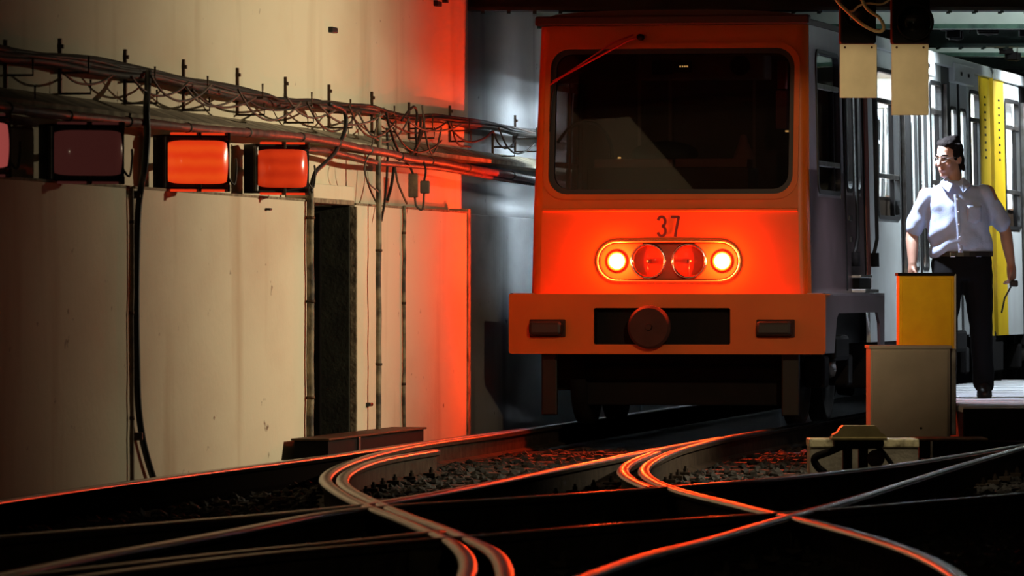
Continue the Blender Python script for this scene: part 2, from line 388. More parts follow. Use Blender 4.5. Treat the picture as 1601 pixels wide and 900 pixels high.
# ------------------------------------------------------------------ wall lamps, brackets, pipes, cables
def wall_lamp(px0, px1, yt, yb, lens, label, twist=.42):
    """floodlight box in the recess; lens looks along the tunnel and a little across the track"""
    n0 = .0; s = ws(px0, n0); base = W(s, n0, 0); Y = base.y
    wd = (px1 - px0) * Y / F / math.cos(twist); z0 = CH - (yb - HZ) * Y / F; z1 = CH - (yt - HZ) * Y / F; h = z1 - z0
    e = empty('wall_floodlight', (base.x, base.y, z0), twist); tag(e, label, 'lamp', 'red wall floodlights')
    bw = wd * .06
    # housing tapers to the back
    V = []; Fc = []
    for y, k in ((.015, 1.0), (.19, 1.0), (.23, .85)):
        x0 = -.01; x1 = wd + .01
        cx, cz = wd * (.45 if k < 1 else .5), h * .5
        V += [((x - cx) * k + cx, y, (z - cz) * k + cz) for x, z in ((x0, -.03), (x1, -.03), (x1, h + .03), (x0, h + .03))]
    for i in range(2):
        for j in range(4): Fc.append((i * 4 + j, i * 4 + (j + 1) % 4, i * 4 + 4 + (j + 1) % 4, i * 4 + 4 + j))
    Fc += [(0, 1, 2, 3), (8, 9, 10, 11)]
    from_data('housing', V, Fc, m_black, e)
    # bulging lens
    nx, nz = 14, 8; V = []; Fc = []
    for j in range(nz + 1):
        for i in range(nx + 1):
            u, v = i / nx * 2 - 1, j / nz * 2 - 1
            sx = math.copysign(abs(u), u) * (1 - .05 * v * v); 
            V.append((wd * (.5 + .5 * sx), .012 - .055 * (1 - u ** 4) * (1 - .5 * v * v), h * (.5 + .5 * v * (1 - .10 * u ** 6))))
    for j in range(nz):
        for i in range(nx):
            a = j * (nx + 1) + i; Fc.append((a, a + 1, a + nx + 2, a + nx + 1))
    from_data('lens', V, Fc, lens, e, True)
    lit = lens in (m_lens_lit, m_lens_lit2)
    for zc in (-.022, h + .022):
        box('frame_bar', 0, wd, -.02, .02, zc - .006, zc + .006, m_black, e, .003)
        box('red_strip', wd * .06, wd * .46, -.012, .016, zc - .019 if zc < 0 else zc + .006, zc - .006 if zc < 0 else zc + .019, m_red_slit if lit else m_lens_added_glow, e, .002)
        box('red_strip', wd * .54, wd * .92, -.012, .016, zc - .019 if zc < 0 else zc + .006, zc - .006 if zc < 0 else zc + .019, m_red_slit if lit else m_lens_added_glow, e, .002)
        for k in (.5, .97): box('clip', wd * k - .008, wd * k + .008, -.03, .02, zc - .02, zc + .02, m_iron, e, .003)
    box('side_frame', -.016, .0, -.008, .03, -.02, h + .02, m_steel, e, .003)
    box('mounting_arm', wd * .2, wd * .55, .10, .34, h * .4, h * .52, m_iron, e, .004)
    tube('lead', cat_rom([(wd + .005, .06, h * .25), (wd + .06, .08, h * .0), (wd + .09, .12, h * .35), (wd + .12, .2, h * .6)], 6), .006, m_cable3, e, 6)
    return e
wall_lamp(-92, 12, 190, 262, m_lens_pink, 'pinkish wall floodlight cut off by the picture edge')
wall_lamp(84, 190, 203, 274, m_lens_added_glow, 'smoky red wall floodlight with added lens glow left of the black hose')
wall_lamp(262, 356, 219, 287, m_lens_lit, 'glowing orange-red wall floodlight just past the black hose')
wall_lamp(403, 481, 233, 293, m_lens_lit2, 'glowing orange-red wall floodlight above the niche edge')

# brackets: wall strap, arm, upturned hook
BR = [(10, 62, 158), (95, 60, 148), (197, 77, 163), (288, 93, 174), (372, 106, 181), (447, 120, 193), (515, 132, 201), (582, 143, 207), (640, 160, 217), (704, 165, 222), (771, 192, 245), (806, 180, 238)]
ordn = ['first', 'second', 'third', 'fourth', 'fifth', 'sixth', 'seventh', 'eighth', 'ninth', 'tenth', 'eleventh', 'twelfth']
for i, (px, yt, yb) in enumerate(BR):
    s = ws(px, -.12); zt, zb = wz(px, yt, -.12), wz(px, yb, -.12)
    e = empty('cable_bracket', W(s, -.12, zb)); o = e.location
    tag(e, 'thin iron cable hook bracket on cream wall, %s from the left' % ordn[i], 'bracket', 'cable hook brackets on the left wall')
    L = lambda ds, n, z: W(s + ds, n, z) - o
    bm = bmesh.new(); bbox(bm, -.13, -.115, -.012, .012, zb, zt, fn=lambda c: W(s + c.y, c.x, c.z) - o, bev=.002); from_bm('strap', bm, m_iron, e)
    n1 = .02 + .012 * (i % 3)
    tube('arm', [L(0, -.12, zb + .005), L(0, n1, zb + .005), L(0, n1, zb + .075)], .006, m_iron, e, 6)
    tube('upper_arm', [L(0, -.12, zt - .17), L(0, n1 - .01, zt - .17), L(0, n1 - .01, zt - .09)], .006, m_iron, e, 6)
    box('bolt', -.006, .008, -.012, .012, zt - .05, zt - .03, m_iron, e, .003, fn=lambda c: W(s + c.y, -.112 + c.x, c.z) - o)

def wcurve(pts, n=.0, sub=8):   # pts: (px, py[, n])
    return cat_rom([wp(p[0], p[1], p[2] if len(p) > 2 else n) for p in pts], sub)
ncab = [0]
def cable(pts, r, m, label, n=0.0, sub=8, nm='cable', grp=None, seg=7):
    o = tube(nm, wcurve(pts, n, sub), r, m, None, seg); tag(o, label, 'cable', grp); ncab[0] += 1; return o
# main bundle: several cables that sag between the hooks
bundle = [(-160, 40), (-60, 62), (0, 82), (60, 90), (95, 94), (150, 102), (197, 110), (240, 116), (288, 128), (330, 137), (372, 146), (420, 155), (447, 160), (490, 162), (515, 165), (550, 167), (582, 170), (610, 178), (640, 183), (675, 184), (704, 188), (740, 193), (771, 198), (806, 205), (850, 212), (900, 220)]
rnd = random.Random(3)
for k in range(9):
    pts = []
    off = rnd.uniform(-7, 7); nn = rnd.uniform(-.10, -.02)
    for j, (x, y) in enumerate(bundle):
        t = max(0, min(1, (x - 100) / 500)); sp = 1.0 - .35 * t
        pts.append((x + rnd.uniform(-4, 4), y + off * sp + rnd.uniform(-3, 3), max(-.105, min(-.0, nn + rnd.uniform(-.025, .025)))))
    m = [m_cable, m_cable, m_cable2, m_cable, m_cable3, m_cable, m_cable2, m_cable, m_cable][k]
    o = tube('bundle_cable', wcurve(pts, 0, 4), rnd.choice([.010, .013, .016]), m, None, 7)
    tag(o, 'one of the tangled dark cables in the thick bundle lying along the wall hooks', 'cable', 'cables in the wall bundle')
# thick core, left part
for k, (dy, r, x1) in enumerate(((-4, .026, 420), (5, .024, 470), (1, .022, 360), (9, .018, 330))):
    pts = [(x, y + dy * (1 - max(0, x) / 900) + 3 * math.sin(x * .03 + k), -.06 + .015 * k) for x, y in bundle if x <= x1]
    o = tube('bundle_cable', wcurve(pts, 0, 4), r, m_cable, None, 8)
    tag(o, ['thickest black cable on top of the wall bundle', 'thick black cable at the underside of the wall bundle', 'thick black cable in the middle of the wall bundle', 'thick black cable sagging lowest of the wall bundle'][k], 'cable', 'cables in the wall bundle')
# drooping loops
loops = [(100, 115, 175, 118, 132, m_cable3), (205, 120, 295, 128, 150, m_cable2), (290, 135, 372, 150, 166, m_cable3), (300, 140, 400, 152, 168, m_cable2), (372, 140, 470, 160, 188, m_cable3), (380, 150, 480, 165, 172, m_cable),
         (447, 150, 530, 168, 184, m_cable3), (480, 160, 560, 175, 205, m_cable2), (500, 165, 600, 178, 195, m_cable3), (545, 165, 618, 190, 214, m_cable2), (560, 175, 640, 185, 222, m_cable3), (600, 180, 700, 190, 208, m_cable), (615, 200, 690, 220, 238, m_cable2), (640, 190, 720, 195, 205, m_cable3),
         (700, 190, 770, 205, 222, m_cable), (705, 190, 735, 230, 228, m_cable2), (771, 205, 810, 210, 232, m_cable3), (780, 200, 835, 225, 240, m_cable3), (660, 165, 690, 200, 240, m_cable3), (235, 118, 330, 132, 158, m_cable3)]
for i, (xa, ya, xb, yb, yd, m) in enumerate(loops):
    pts = [(xa, ya), (xa + (xb - xa) * .22, (ya + yd * 2) / 3 + 1), ((xa + xb) / 2, yd), (xa + (xb - xa) * .8, (yb + yd * 2) / 3), (xb, yb)]
    cable(pts, .0065, m, 'thin cable loop drooping from the bundle on the wall, %s from the left' % (ordn + ['thirteenth', 'fourteenth', 'fifteenth', 'sixteenth', 'seventeenth', 'eighteenth', 'nineteenth', 'twentieth'])[sorted(range(len(loops)), key=lambda q: loops[q][0]).index(i)], n=.072 + .004 * (i % 5), nm='cable_loop', grp='drooping cable loops')
# tall loop and vertical strands at the tangle
cable([(628, 188), (640, 172), (648, 167), (652, 180), (650, 205), (652, 235), (646, 250)], .008, m_cable, 'dark cable arching above the tangle near the red-lit wall', n=.08, nm='cable_loop')
cable([(658, 184), (656, 210), (648, 235), (636, 252)], .009, m_cable, 'dark cable dropping from the tangle to the wall pipe', n=.082)
cable([(664, 184), (660, 208), (650, 232), (640, 245)], .008, m_cable2, 'brown cable dropping beside the dark one to the wall pipe', n=.082)
cable([(604, 176), (608, 195), (618, 225), (628, 245), (640, 257)], .009, m_cable, 'dark cable slanting from the tangle across the ledge to the wall pipe', n=.085)
cable([(594, 176), (588, 200), (580, 232), (570, 262), (576, 285), (592, 300)], .005, m_cable3, 'thin pale wire hanging in an arc beside the tall conduit', n=.09)
cable([(570, 250), (572, 275), (580, 300), (590, 320)], .005, m_cable2, 'thin brown wire hanging left of the tall conduit', n=.05)
cable([(605, 200), (606, 250), (602, 310), (596, 345)], .008, m_cable, 'black wire dropping alongside the tall conduit', n=.06)
cable([(618, 262), (622, 285), (630, 305), (636, 318)], .007, m_rust, 'rusty wire dropping from the pipe to the panel joint', n=.05)
cable([(616, 262), (612, 290), (606, 312)], .010, m_cable, 'short thick black cable under the pipe near the tall conduit', n=.05)
# black cable from the bundle to the niche post
cable([(515, 162), (536, 172), (541, 188), (538, 208), (525, 236), (508, 255), (494, 268), (488, 286), (486, 300)], .013, m_black, 'black cable swinging down from the bundle to the niche corner', n=.10)
# long red-brown pipe with tape rings along the ledge
pipe_px = [(-160, 140), (-60, 155), (0, 165), (80, 176), (160, 184), (240, 192), (320, 200), (400, 206), (470, 212), (520, 220), (560, 229), (610, 238), (640, 246), (690, 252), (740, 262), (800, 272), (850, 282), (900, 290)]
pe = empty('wall_pipe', W(ws(0), .1, 0)); tag(pe, 'red-brown taped pipe running along the ledge above the floodlights', 'pipe')
pl = wcurve([(x, y + 2, .095) for x, y in pipe_px], .095, 6)
bm = bmesh.new(); tube_into(bm, [p - pe.location for p in pl], [.024 + .007 * noise.noise((i * .71, 0, 0)) for i in range(len(pl))], 10); from_bm('pipe_run', bm, m_pipe, pe, True)
for i in range(6, len(pl) - 6, 7):
    d = (pl[i + 1] - pl[i - 1]).normalized(); tube('tape_ring', [pl[i] - d * .018 - pe.location, pl[i] + d * .018 - pe.location], .0285, [m_cable, m_cable2, m_cable3][i % 3], pe, 10)
cable([(430, 232), (500, 235), (540, 242), (580, 253), (620, 257), (680, 262), (730, 270), (800, 282), (860, 290)], .017, m_pipe, 'second thinner red-brown pipe just under the taped pipe', n=.06, nm='wall_pipe')
# black hose falling to the floor
cable([(232, 112, .02), (231, 140, .06), (229, 170, .125), (230, 215, .13), (226, 262, .12), (221, 290, .06), (216, 330, .035), (214, 400, .03), (213, 480, .03), (214, 560, .03), (216, 630, .03), (222, 680, .03), (230, 715, .03), (240, 748, .03)], [.018] * 105, m_black, 'black hose hanging down the cream wall to the ground', n=.03, nm='hose')
# conduits
def conduit(px, y0, y1, r, m, label, n=.02, wob=.7):
    pts = []; rr = random.Random(px)
    k = 14
    for i in range(k + 1): pts.append((px + rr.uniform(-wob, wob), y0 + (y1 - y0) * i / k))
    e = empty('conduit', wp(px, y1, n)); o = e.location
    tag(e, label, 'conduit', 'conduits on the left wall')
    P = [p - o for p in wcurve(pts, n, 3)]
    bm = bmesh.new(); tube_into(bm, P, r, 8); from_bm('conduit_run', bm, m, e, True)
    for f in (.12, .45, .8):
        q = P[int(f * (len(P) - 1))]; tube('clamp', [q - Vector((0, 0, .008)), q + Vector((0, 0, .008))], r * 1.25, m_iron, e, 8)
conduit(206, 292, 752, .011, m_rust, 'thin rusty conduit beside the black hose')
conduit(485, 290, 712, .022, m_pale_rust, 'flaking conduit along the left edge of the dark niche', .03)
conduit(592, 178, 676, .017, m_pale_rust, 'tall flaking conduit passing the pipe beside the niche panel', .07)
conduit(632, 322, 676, .011, m_pale_rust, 'thin flaking conduit near the red-lit part of the wall', .015)
for q, (px, py) in enumerate(((208, 304), (211, 682))):
    e = box('pipe_hook', -.03, .03, -.03, .03, -.02, .02, m_iron, None, .004); e.location = wp(px + 3, py, .02); tag(e, ['small iron hook on the rusty conduit under the floodlights', 'small iron hook on the rusty conduit near the ground'][q], 'hook')
e = empty('duct_box', W(ws(560, .16), .16, -.18)); o = e.location.copy(); tag(e, 'low dark duct box on the ground at the foot of the niche', 'box')
sa, sb = ws(500, .2), ws(650, .2); zt_ = wz(560, 678, .2)
for nm_, a_, b_, n0_, n1_, z0_, z1_, m_ in (('duct_body', sa, sb, .05, .25, -.19, zt_ - .012, m_under), ('duct_lid', sa - .05, sb + .03, .04, .265, zt_ - .012, zt_, m_iron), ('duct_stay', sa + .9, sa + .95, .25, .262, -.15, zt_ - .012, m_steel)):
    box(nm_, n0_, n1_, a_, b_, z0_, z1_, m_, e, .003, fn=lambda c: W(c.y, c.x, c.z) - o)
# junction boxes hanging under the pipe
e = empty('junction_box', wp(646, 290, .05)); tag(e, 'battered junction boxes wired below the pipe on the red-lit wall', 'box')
q = wp(646, 290, .05)
box('box_body', -.03, .03, -.08, .08, -.075, .075, m_rust, e, .006)
box('box_body', .045, .105, -.06, .06, -.05, .03, m_cable3, e, .006)
tube('lead', cat_rom([(0, 0, .07), (-.02, 0, .12), (-.05, 0, .16)], 4), .008, m_cable, e, 6)
tube('lead', cat_rom([(.07, 0, .03), (.08, 0, .1), (.06, 0, .17)], 4), .007, m_cable, e, 6)
tube('lead', cat_rom([(.01, 0, -.07), (.02, 0, -.13), (.06, 0, -.15), (.07, 0, -.04)], 4), .007, m_cable3, e, 6)
# ------------------------------------------------------------------ rails
def smooth_track(px, ext0=0, ext1=0, pas=14, zoff=0.0):
    P = [gnd(x, y) for x, y in px]
    if ext0: d = (P[0] - P[1]).normalized(); P = [P[0] + d * ext0] + P
    if ext1: d = (P[-1] - P[-2]).normalized(); P = P + [P[-1] + d * ext1]
    Q = cat_rom(P, 10)
    # resample evenly
    L = [0]
    for a, b in zip(Q, Q[1:]): L.append(L[-1] + (b - a).length)
    n = max(8, int(L[-1] / .12)); xs = np.linspace(0, L[-1], n)
    A = np.stack([np.interp(xs, L, [q[i] for q in Q]) for i in range(2)], 1)
    for _ in range(pas):
        B = A.copy(); B[1:-1] = (A[:-2] + 2 * A[1:-1] + A[2:]) / 4; A = B
    return [Vector((a[0], a[1], zoff)) for a in A]
PROF = [(-.033, -.016), (-.030, -.007), (-.020, -.0018), (0, 0), (.020, -.0018), (.030, -.007), (.033, -.016), (.031, -.032), (.009, -.044), (.009, -.125), (.055, -.138), (.055, -.15), (-.055, -.15), (-.055, -.138), (-.009, -.125), (-.009, -.044), (-.031, -.032)]
m_railweb_shaded = mat('shaded_rail_side', (.006, .0045, .004), .9, spec=0)  # rail side darkened to paint in the shade at the wall foot
def rail(path, label, clips=True, scale=1.0, web=None):
    n = len(path); o0 = path[n // 2].copy(); V = []; Fc = []; mi = []; k = len(PROF)
    for i, p in enumerate(path):
        d = path[min(i + 1, n - 1)] - path[max(i - 1, 0)]; d.z = 0; d.normalize(); r = Vector((d.y, -d.x, 0))
        for a, b in PROF: V.append(p + r * a * scale + Vector((0, 0, b)) - o0)
    for i in range(n - 1):
        for j in range(k):
            Fc.append((i * k + j, i * k + (j + 1) % k, (i + 1) * k + (j + 1) % k, (i + 1) * k + j)); mi.append(0 if j < 6 else 1)
    Fc.append(tuple(range(k))); mi.append(1); Fc.append(tuple((n - 1) * k + j for j in range(k))[::-1]); mi.append(1)
    e = empty('rail', o0); tag(e, label, 'rail', 'rails of the junction')
    me = bpy.data.meshes.new('rail_bar'); me.from_pydata([tuple(v) for v in V], [], Fc); me.update()
    bm = bmesh.new(); bm.from_mesh(me); bmesh.ops.recalc_face_normals(bm, faces=bm.faces); bm.to_mesh(me); bm.free()
    link('rail_bar', me, [m_railhead, web or m_railweb], e)
    for p, q in zip(me.polygons, mi): p.material_index = q; p.use_smooth = q == 0
    if clips:
        acc = 0
        for i in range(2, n - 2):
            acc += (path[i] - path[i - 1]).length
            if acc > .62 and 17 < path[i].y < 37:
                acc = 0; d = (path[i + 1] - path[i - 1]).normalized(); r = Vector((d.y, -d.x, 0))
                for sg in (-1, 1):
                    c = bpy.data.objects.new('rail_clip', clip_mesh); C.objects.link(c); c.parent = e
                    c.location = path[i] + r * sg * .068 + Vector((0, 0, -.135)) - o0
                    c.rotation_euler = (0, 0, math.atan2(r.y * sg, r.x * sg))
    return e
bm = bmesh.new(); bbox(bm, -.035, .035, -.03, .03, -.012, .014, None, .004); tube_into(bm, [(.008, 0, .012), (.008, 0, .034)], .014, 6); tube_into(bm, [(.008, 0, .034), (.008, 0, .048)], .008, 6)
clip_mesh = bpy.data.meshes.new('rail_clip'); bmesh.ops.recalc_face_normals(bm, faces=bm.faces); bm.to_mesh(clip_mesh); bm.free(); clip_mesh.materials.append(m_railweb)
R = {}
R['A'] = smooth_track([(-200, 815), (0, 780), (240, 746), (470, 716.5), (560, 704), (650, 691), (740, 679), (835, 667), (884, 660)], 3, 16, 20, 0)
R['B'] = smooth_track([(727, 900), (734, 880), (724, 859), (704, 842), (664, 825), (623, 807), (580, 792), (545, 776), (516, 757), (508, 744), (530, 727), (580, 710), (652, 694), (762, 679), (826, 669)], 5, 1.5, 26, .001)
R['B2'] = smooth_track([(791, 900), (785, 874), (768, 855), (727, 837), (695, 823), (652, 808), (612, 793), (574, 776), (542, 759), (535, 745), (555, 730), (600, 715), (680, 702)], 3, 0, 26, .0005)
R['D'] = smooth_track([(560, 789), (650, 774), (739, 758), (850, 735.5), (944, 717), (1031, 699.5), (1074, 692), (1125, 683)], 0, 0, 20, .0015)
R['R1'] = smooth_track([(0, 837), (156, 824), (312, 811.5), (437, 801), (520, 793), (575, 787)], 4, 0, 20, .002)
R['R2'] = smooth_track([(0, 896), (156, 865), (281, 843), (406, 820), (484, 804), (560, 793), (640, 787), (739, 781), (850, 774), (944, 768), (1031, 761), (1112, 754.5), (1200, 748), (1301, 737), (1402, 725), (1489, 712), (1601, 694)], 3, 9, 24, .0025)
R['H'] = smooth_track([(109, 902), (281, 879), (406, 865), (537, 853), (652, 843), (733, 838), (850, 827), (944, 820), (1045, 812), (1161, 805), (1250, 799), (1373, 790), (1446, 783), (1601, 770)], 3, 7, 22, .003)
R['H2'] = smooth_track([(109, 889), (281, 870), (406, 857), (537, 845), (640, 834), (690, 828)], 3, 0, 22, .0012)
R['E'] = smooth_track([(1503, 900), (1474, 880), (1431, 860), (1388, 845), (1330, 828), (1272, 813), (1225, 803), (1190, 795), (1132, 781), (1083, 770), (1040, 757), (1014, 744), (1006, 732), (1018, 720), (1050, 705), (1090, 693), (1140, 681), (1204, 670)], 5, 18, 26, .0005)
R['J'] = smooth_track([(1010, 757), (985, 746), (973, 733), (986, 720), (1012, 710)], .4, .8, 20, .001)
R['I'] = smooth_track([(910, 900), (1002, 868), (1103, 843), (1225, 808), (1321, 782), (1402, 757), (1489, 730), (1561, 709), (1625, 691)], 5, 9, 22, .0035)
rail(R['A'], 'straight rail running along the foot of the cream wall', False, web=m_railweb_shaded)
rail(R['B'], 'shiny S-shaped rail bending from the wall side towards the viewer')
rail(R['B2'], 'dull guard rail inside the S-shaped rail near the wall')
rail(R['D'], 'straight rail from the S-shaped crossing to under the train middle')
rail(R['R1'], 'rail entering from the left edge, upper one of the two merging')
rail(R['R2'], 'long rail crossing the whole junction from left to right edge')
rail(R['H'], 'lowest rail crossing the junction in front of both curves')
rail(R['H2'], 'short check rail close behind the lowest crossing rail')
rail(R['E'], 'glowing curved rail that leads from the train to the lower right')
rail(R['J'], 'short dark guard rail at the bend of the glowing curved rail', False)
rail(R['I'], 'bright diagonal rail rising from the bottom middle to the right edge')
# frog plates where rails meet
for q, (px, py) in enumerate(((588, 791), (712, 842), (1058, 759), (1228, 804))):
    p = gnd(px, py, -.02); a = empty('crossing_frog', (p.x, p.y, -.15)); 
    tag(a, ['cast steel crossing block at the bend of the S-shaped rail', 'cast steel crossing block where lowest rail meets the S-shaped rail', 'cast steel crossing block below the glowing bend', 'cast steel crossing block where diagonal and curved rails cross'][q], 'rail crossing')
    box('frog_block', -.17, .17, -.75, .75, 0, .118, m_railweb, a, .02)
    for dx in (-.1, .1):
        for dy in (-.55, 0, .55): tube('bolt', [(dx, dy, .115), (dx, dy, .135)], .018, m_railweb, a, 6)
# sleepers
bm = bmesh.new(); bbox(bm, -1.25, 1.25, -.12, .12, -.14, 0, None, .012)
sl_mesh = bpy.data.meshes.new('sleeper'); bm.to_mesh(sl_mesh); bm.free(); sl_mesh.materials.append(m_timber)
ks = 0
for i in range(30):
    y = 18.6 + i * .82
    cx = .35 + .06 * (y - 30) + (1.1 if y < 27 else 0)
    o = bpy.data.objects.new('sleeper', sl_mesh); C.objects.link(o); o.location = (cx + random.uniform(-.1, .1), y, -.152); o.rotation_euler = (0, 0, -.15 + random.uniform(-.03, .03))
    o.scale = (1.35 if y < 30 else 1.0, 1, 1)
    tag(o, 'dark oily timber sleeper lying under the junction rails', 'sleeper', 'timber sleepers of the junction')
# ballast stones
rs = np.random.RandomState(5); V = []; Fc = []
ico = [(0, 0, 1), (.894, 0, .447), (.276, .851, .447), (-.724, .526, .447), (-.724, -.526, .447), (.276, -.851, .447), (.724, .526, -.447), (-.276, .851, -.447), (-.894, 0, -.447), (-.276, -.851, -.447), (.724, -.526, -.447), (0, 0, -1)]
icf = [(0, 1, 2), (0, 2, 3), (0, 3, 4), (0, 4, 5), (0, 5, 1), (1, 6, 2), (2, 7, 3), (3, 8, 4), (4, 9, 5), (5, 10, 1), (6, 7, 2), (7, 8, 3), (8, 9, 4), (9, 10, 5), (10, 6, 1), (11, 7, 6), (11, 8, 7), (11, 9, 8), (11, 10, 9), (11, 6, 10)]
base = np.array(ico); nst = 15000
ys = rs.uniform(17, 43, nst); xs = rs.uniform(-.095, .095, nst) * ys
for i in range(nst):
    if xs[i] < -7.21 + .162 * ys[i] + .1: continue
    r = rs.uniform(.018, .042); v = base * (1 + rs.uniform(-.28, .28, (12, 1))) * np.array([r, r * rs.uniform(.7, 1.3), r * .75])
    a = rs.uniform(0, 6.28); c_, s_ = math.cos(a), math.sin(a)
    v = np.stack([v[:, 0] * c_ - v[:, 1] * s_ + xs[i], v[:, 0] * s_ + v[:, 1] * c_ + ys[i], v[:, 2] - .165 + rs.uniform(-.01, .018)], 1)
    k = len(V); V += v.tolist(); Fc += [(a_ + k, b_ + k, c2 + k) for a_, b_, c2 in icf]
me = bpy.data.meshes.new('ballast_stones'); me.from_pydata(V, [], Fc); me.update()
o = link('ballast_stones', me, m_stone); tag(o, 'dark crushed stone ballast spread between the rails', 'ballast', kind='stuff')

# ------------------------------------------------------------------ the train
tr = empty('metro_train', (X0, Y0, 0), -TH)
tag(tr, 'orange fronted metro train number 37 with red tail lamps lit', 'train')
LEAN = .11
def lxp(px): return (px - 1047) / 225.6
def tz(py): return CH + (HZ - py) / 230.2
def hw(z): return .966 - .041 * (z - .86) / 1.88           # half width by height
ZS = 1.475
CR = .07
def fu(v): return Vector((v.x, v.y + max(0, v.z - ZS) * LEAN, v.z))
# lower front with oval lamp opening
def stadium(cx, cz, hl, r, k=14):
    out = []
    for s, a0 in ((1, -90), (-1, 90)):
        for i in range(k + 1):
            a = math.radians(a0 + 180 * i / k); out.append((cx + s * (hl - r) + r * math.cos(a), cz + r * math.sin(a)))
    return out
OC = (lxp(1045), tz(408)); OL, OR = .508, .150
zb = .80
plate('front_lower_panel', [(-hw(zb) + CR, zb), (hw(zb) - CR, zb), (hw(ZS) - CR, ZS), (-hw(ZS) + CR, ZS)], [stadium(*OC, OL - .02, OR - .02)], 0, .05, m_orange, tr)
zt = 2.74
WX0, WX1, WZ0, WZ1 = -.848, .850, 1.578, 2.582
plate('front_upper_panel', [(-hw(ZS) + CR, ZS), (hw(ZS) - CR, ZS), (hw(zt) - CR, zt), (-hw(zt) + CR, zt)], [rrect(WX0, WX1, WZ0, WZ1, .13)], 0, .05, m_orange, tr, fu)
# the rolled edge around the windscreen
ring('windscreen_surround', rrect(WX0 - .03, WX1 + .03, WZ0 - .03, WZ1 + .03, .15), rrect(WX0 + .006, WX1 - .006, WZ0 + .006, WZ1 - .006, .128), -.018, .06, m_orange, tr, fu)
ring('windscreen_gasket', rrect(WX0 + .004, WX1 - .004, WZ0 + .004, WZ1 - .004, .13), rrect(WX0 + .04, WX1 - .04, WZ0 + .04, WZ1 - .04, .105), .012, .06, m_black, tr, fu)
plate('windscreen', rrect(WX0 + .03, WX1 - .03, WZ0 + .03, WZ1 - .03, .11), [], .034, .042, g_wind, tr, fu)
# shallow swage line under the windscreen
box('swage_line', -hw(1.5) + CR, hw(1.5) - CR, -.012, .02, ZS - .012, ZS + .012, m_orange, tr, .006)
# rounded corner posts
for sg in (-1, 1):
    V = []; Fc = []; K = 8; zs = [zb, ZS, 2.0, zt]
    for z in zs:
        for i in range(K + 1):
            a = math.pi / 2 * i / K
            v = Vector((sg * (hw(z) - CR + CR * math.sin(a)), CR - CR * math.cos(a), z)); V.append(fu(v))
    for j in range(len(zs) - 1):
        for i in range(K):
            a = j * (K + 1) + i; Fc.append((a, a + 1, a + K + 2, a + K + 1))
    from_data('corner_post', V, Fc, m_orange, tr, True)
# roof
rb = []
def roof_section(y0, y1, nm, vis=False):
    V = []; Fc = []; K = 14
    for y in (y0, y1):
        for i in range(K + 1):
            u = i / K * 2 - 1
            V.append((u * (hw(zt) + .012), y, 2.795 + .045 * (1 - abs(u) ** 3) if abs(u) < .999 else 2.77))
        V += [((hw(zt) + .012), y, 2.735), (-(hw(zt) + .012), y, 2.735)]
    n = K + 3
    for i in range(n): Fc.append((i, (i + 1) % n, n + (i + 1) % n, n + i))
    Fc += [tuple(range(n)), tuple(range(n, 2 * n))[::-1]]
    return from_data(nm, V, Fc, m_roof, tr)
roof_section(.08, 9.85, 'roof'); roof_section(10.1, 20, 'roof')
box('roof_visor', -.945, .945, .06, .16, 2.735, 2.80, m_roof, tr, .012)
# oval lamp cluster
cl = box('lamp_tray', OC[0] - OL + .01, OC[0] + OL - .01, .045, .055, OC[1] - OR + .01, OC[1] + OR - .01, m_lampback, tr, 0)
tube('lamp_bezel', [(p[0], .007, p[1]) for p in stadium(*OC, OL - .015, OR - .015)], .013, mat('polished_bezel', (.95, .62, .20), .3, .85), tr, 12, True)
ring('lamp_bezel_trim', stadium(*OC, OL - .026, OR - .026), stadium(*OC, OL - .031, OR - .031), -.004, .055, m_under, tr)
for x in (lxp(963), lxp(1127)):
    t = lathe('tail_lamp', [(.052, .0), (.050, .022), (.040, .036), (.022, .044), (0, .046)], m_tail, tr, 28, Matrix.Translation((x, .045, OC[1])))
    lathe('tail_lamp_rim', [(.054, 0), (.070, .0), (.072, .012), (.062, .018), (.054, .014)], m_lampback, t, 28, Matrix.Translation((x, .045, OC[1])))
    light('tail_lamp_light', 'POINT', (x, -.029, OC[1]), P_TAIL, (1.0, .048, .008), radius=.02, parent=t)
for x in (lxp(1013), lxp(1076)):
    M = Matrix.Translation((x, .045, OC[1]))
    h = lathe('headlamp', [(.122, -.0), (.124, .03), (.116, .04), (.108, .036), (.100, .01), (.06, -.035), (.02, -.05), (0, -.05)], m_chrome, tr, 36, M)
    lathe('headlamp_lens', [(.112, .034), (.09, .048), (.05, .058), (0, .062)], g_clear, h, 32, M)
    lathe('bulb', [(.0, .03), (.014, .022), (.018, .005), (.012, -.03)], m_steel, h, 14, M)
    tube('bulb_shield', [(x, .02, OC[1] - .1), (x, .02, OC[1] - .01)], .004, m_steel, h, 6)
# fleet number 37
def ribbon(pts, wdt):
    L_, R_ = [], []
    for i, p in enumerate(pts):
        a = Vector(pts[max(i - 1, 0)]); b = Vector(pts[min(i + 1, len(pts) - 1)]); d = (b - a).normalized(); nrm = Vector((-d.y, d.x))
        L_.append(Vector(p) + nrm * wdt / 2); R_.append(Vector(p) - nrm * wdt / 2)
    return L_, R_
def digit(strokes, ox, oz, sx, sz, nm):
    V = []; Fc = []
    for st in strokes:
        L_, R_ = ribbon([(p[0] * sx, p[1] * sz) for p in st], .0185); k = len(V); n = len(L_)
        for y in (-.0035, .001):
            V += [(ox + p.x, y, oz + p.y) for p in L_] + [(ox + p.x, y, oz + p.y) for p in R_]
        for i in range(n - 1):
            Fc.append((k + i, k + i + 1, k + n + i + 1, k + n + i))
            q = k + 2 * n; Fc.append((q + i, q + n + i, q + n + i + 1, q + i + 1))
    return from_data(nm, V, Fc, m_num, tr)
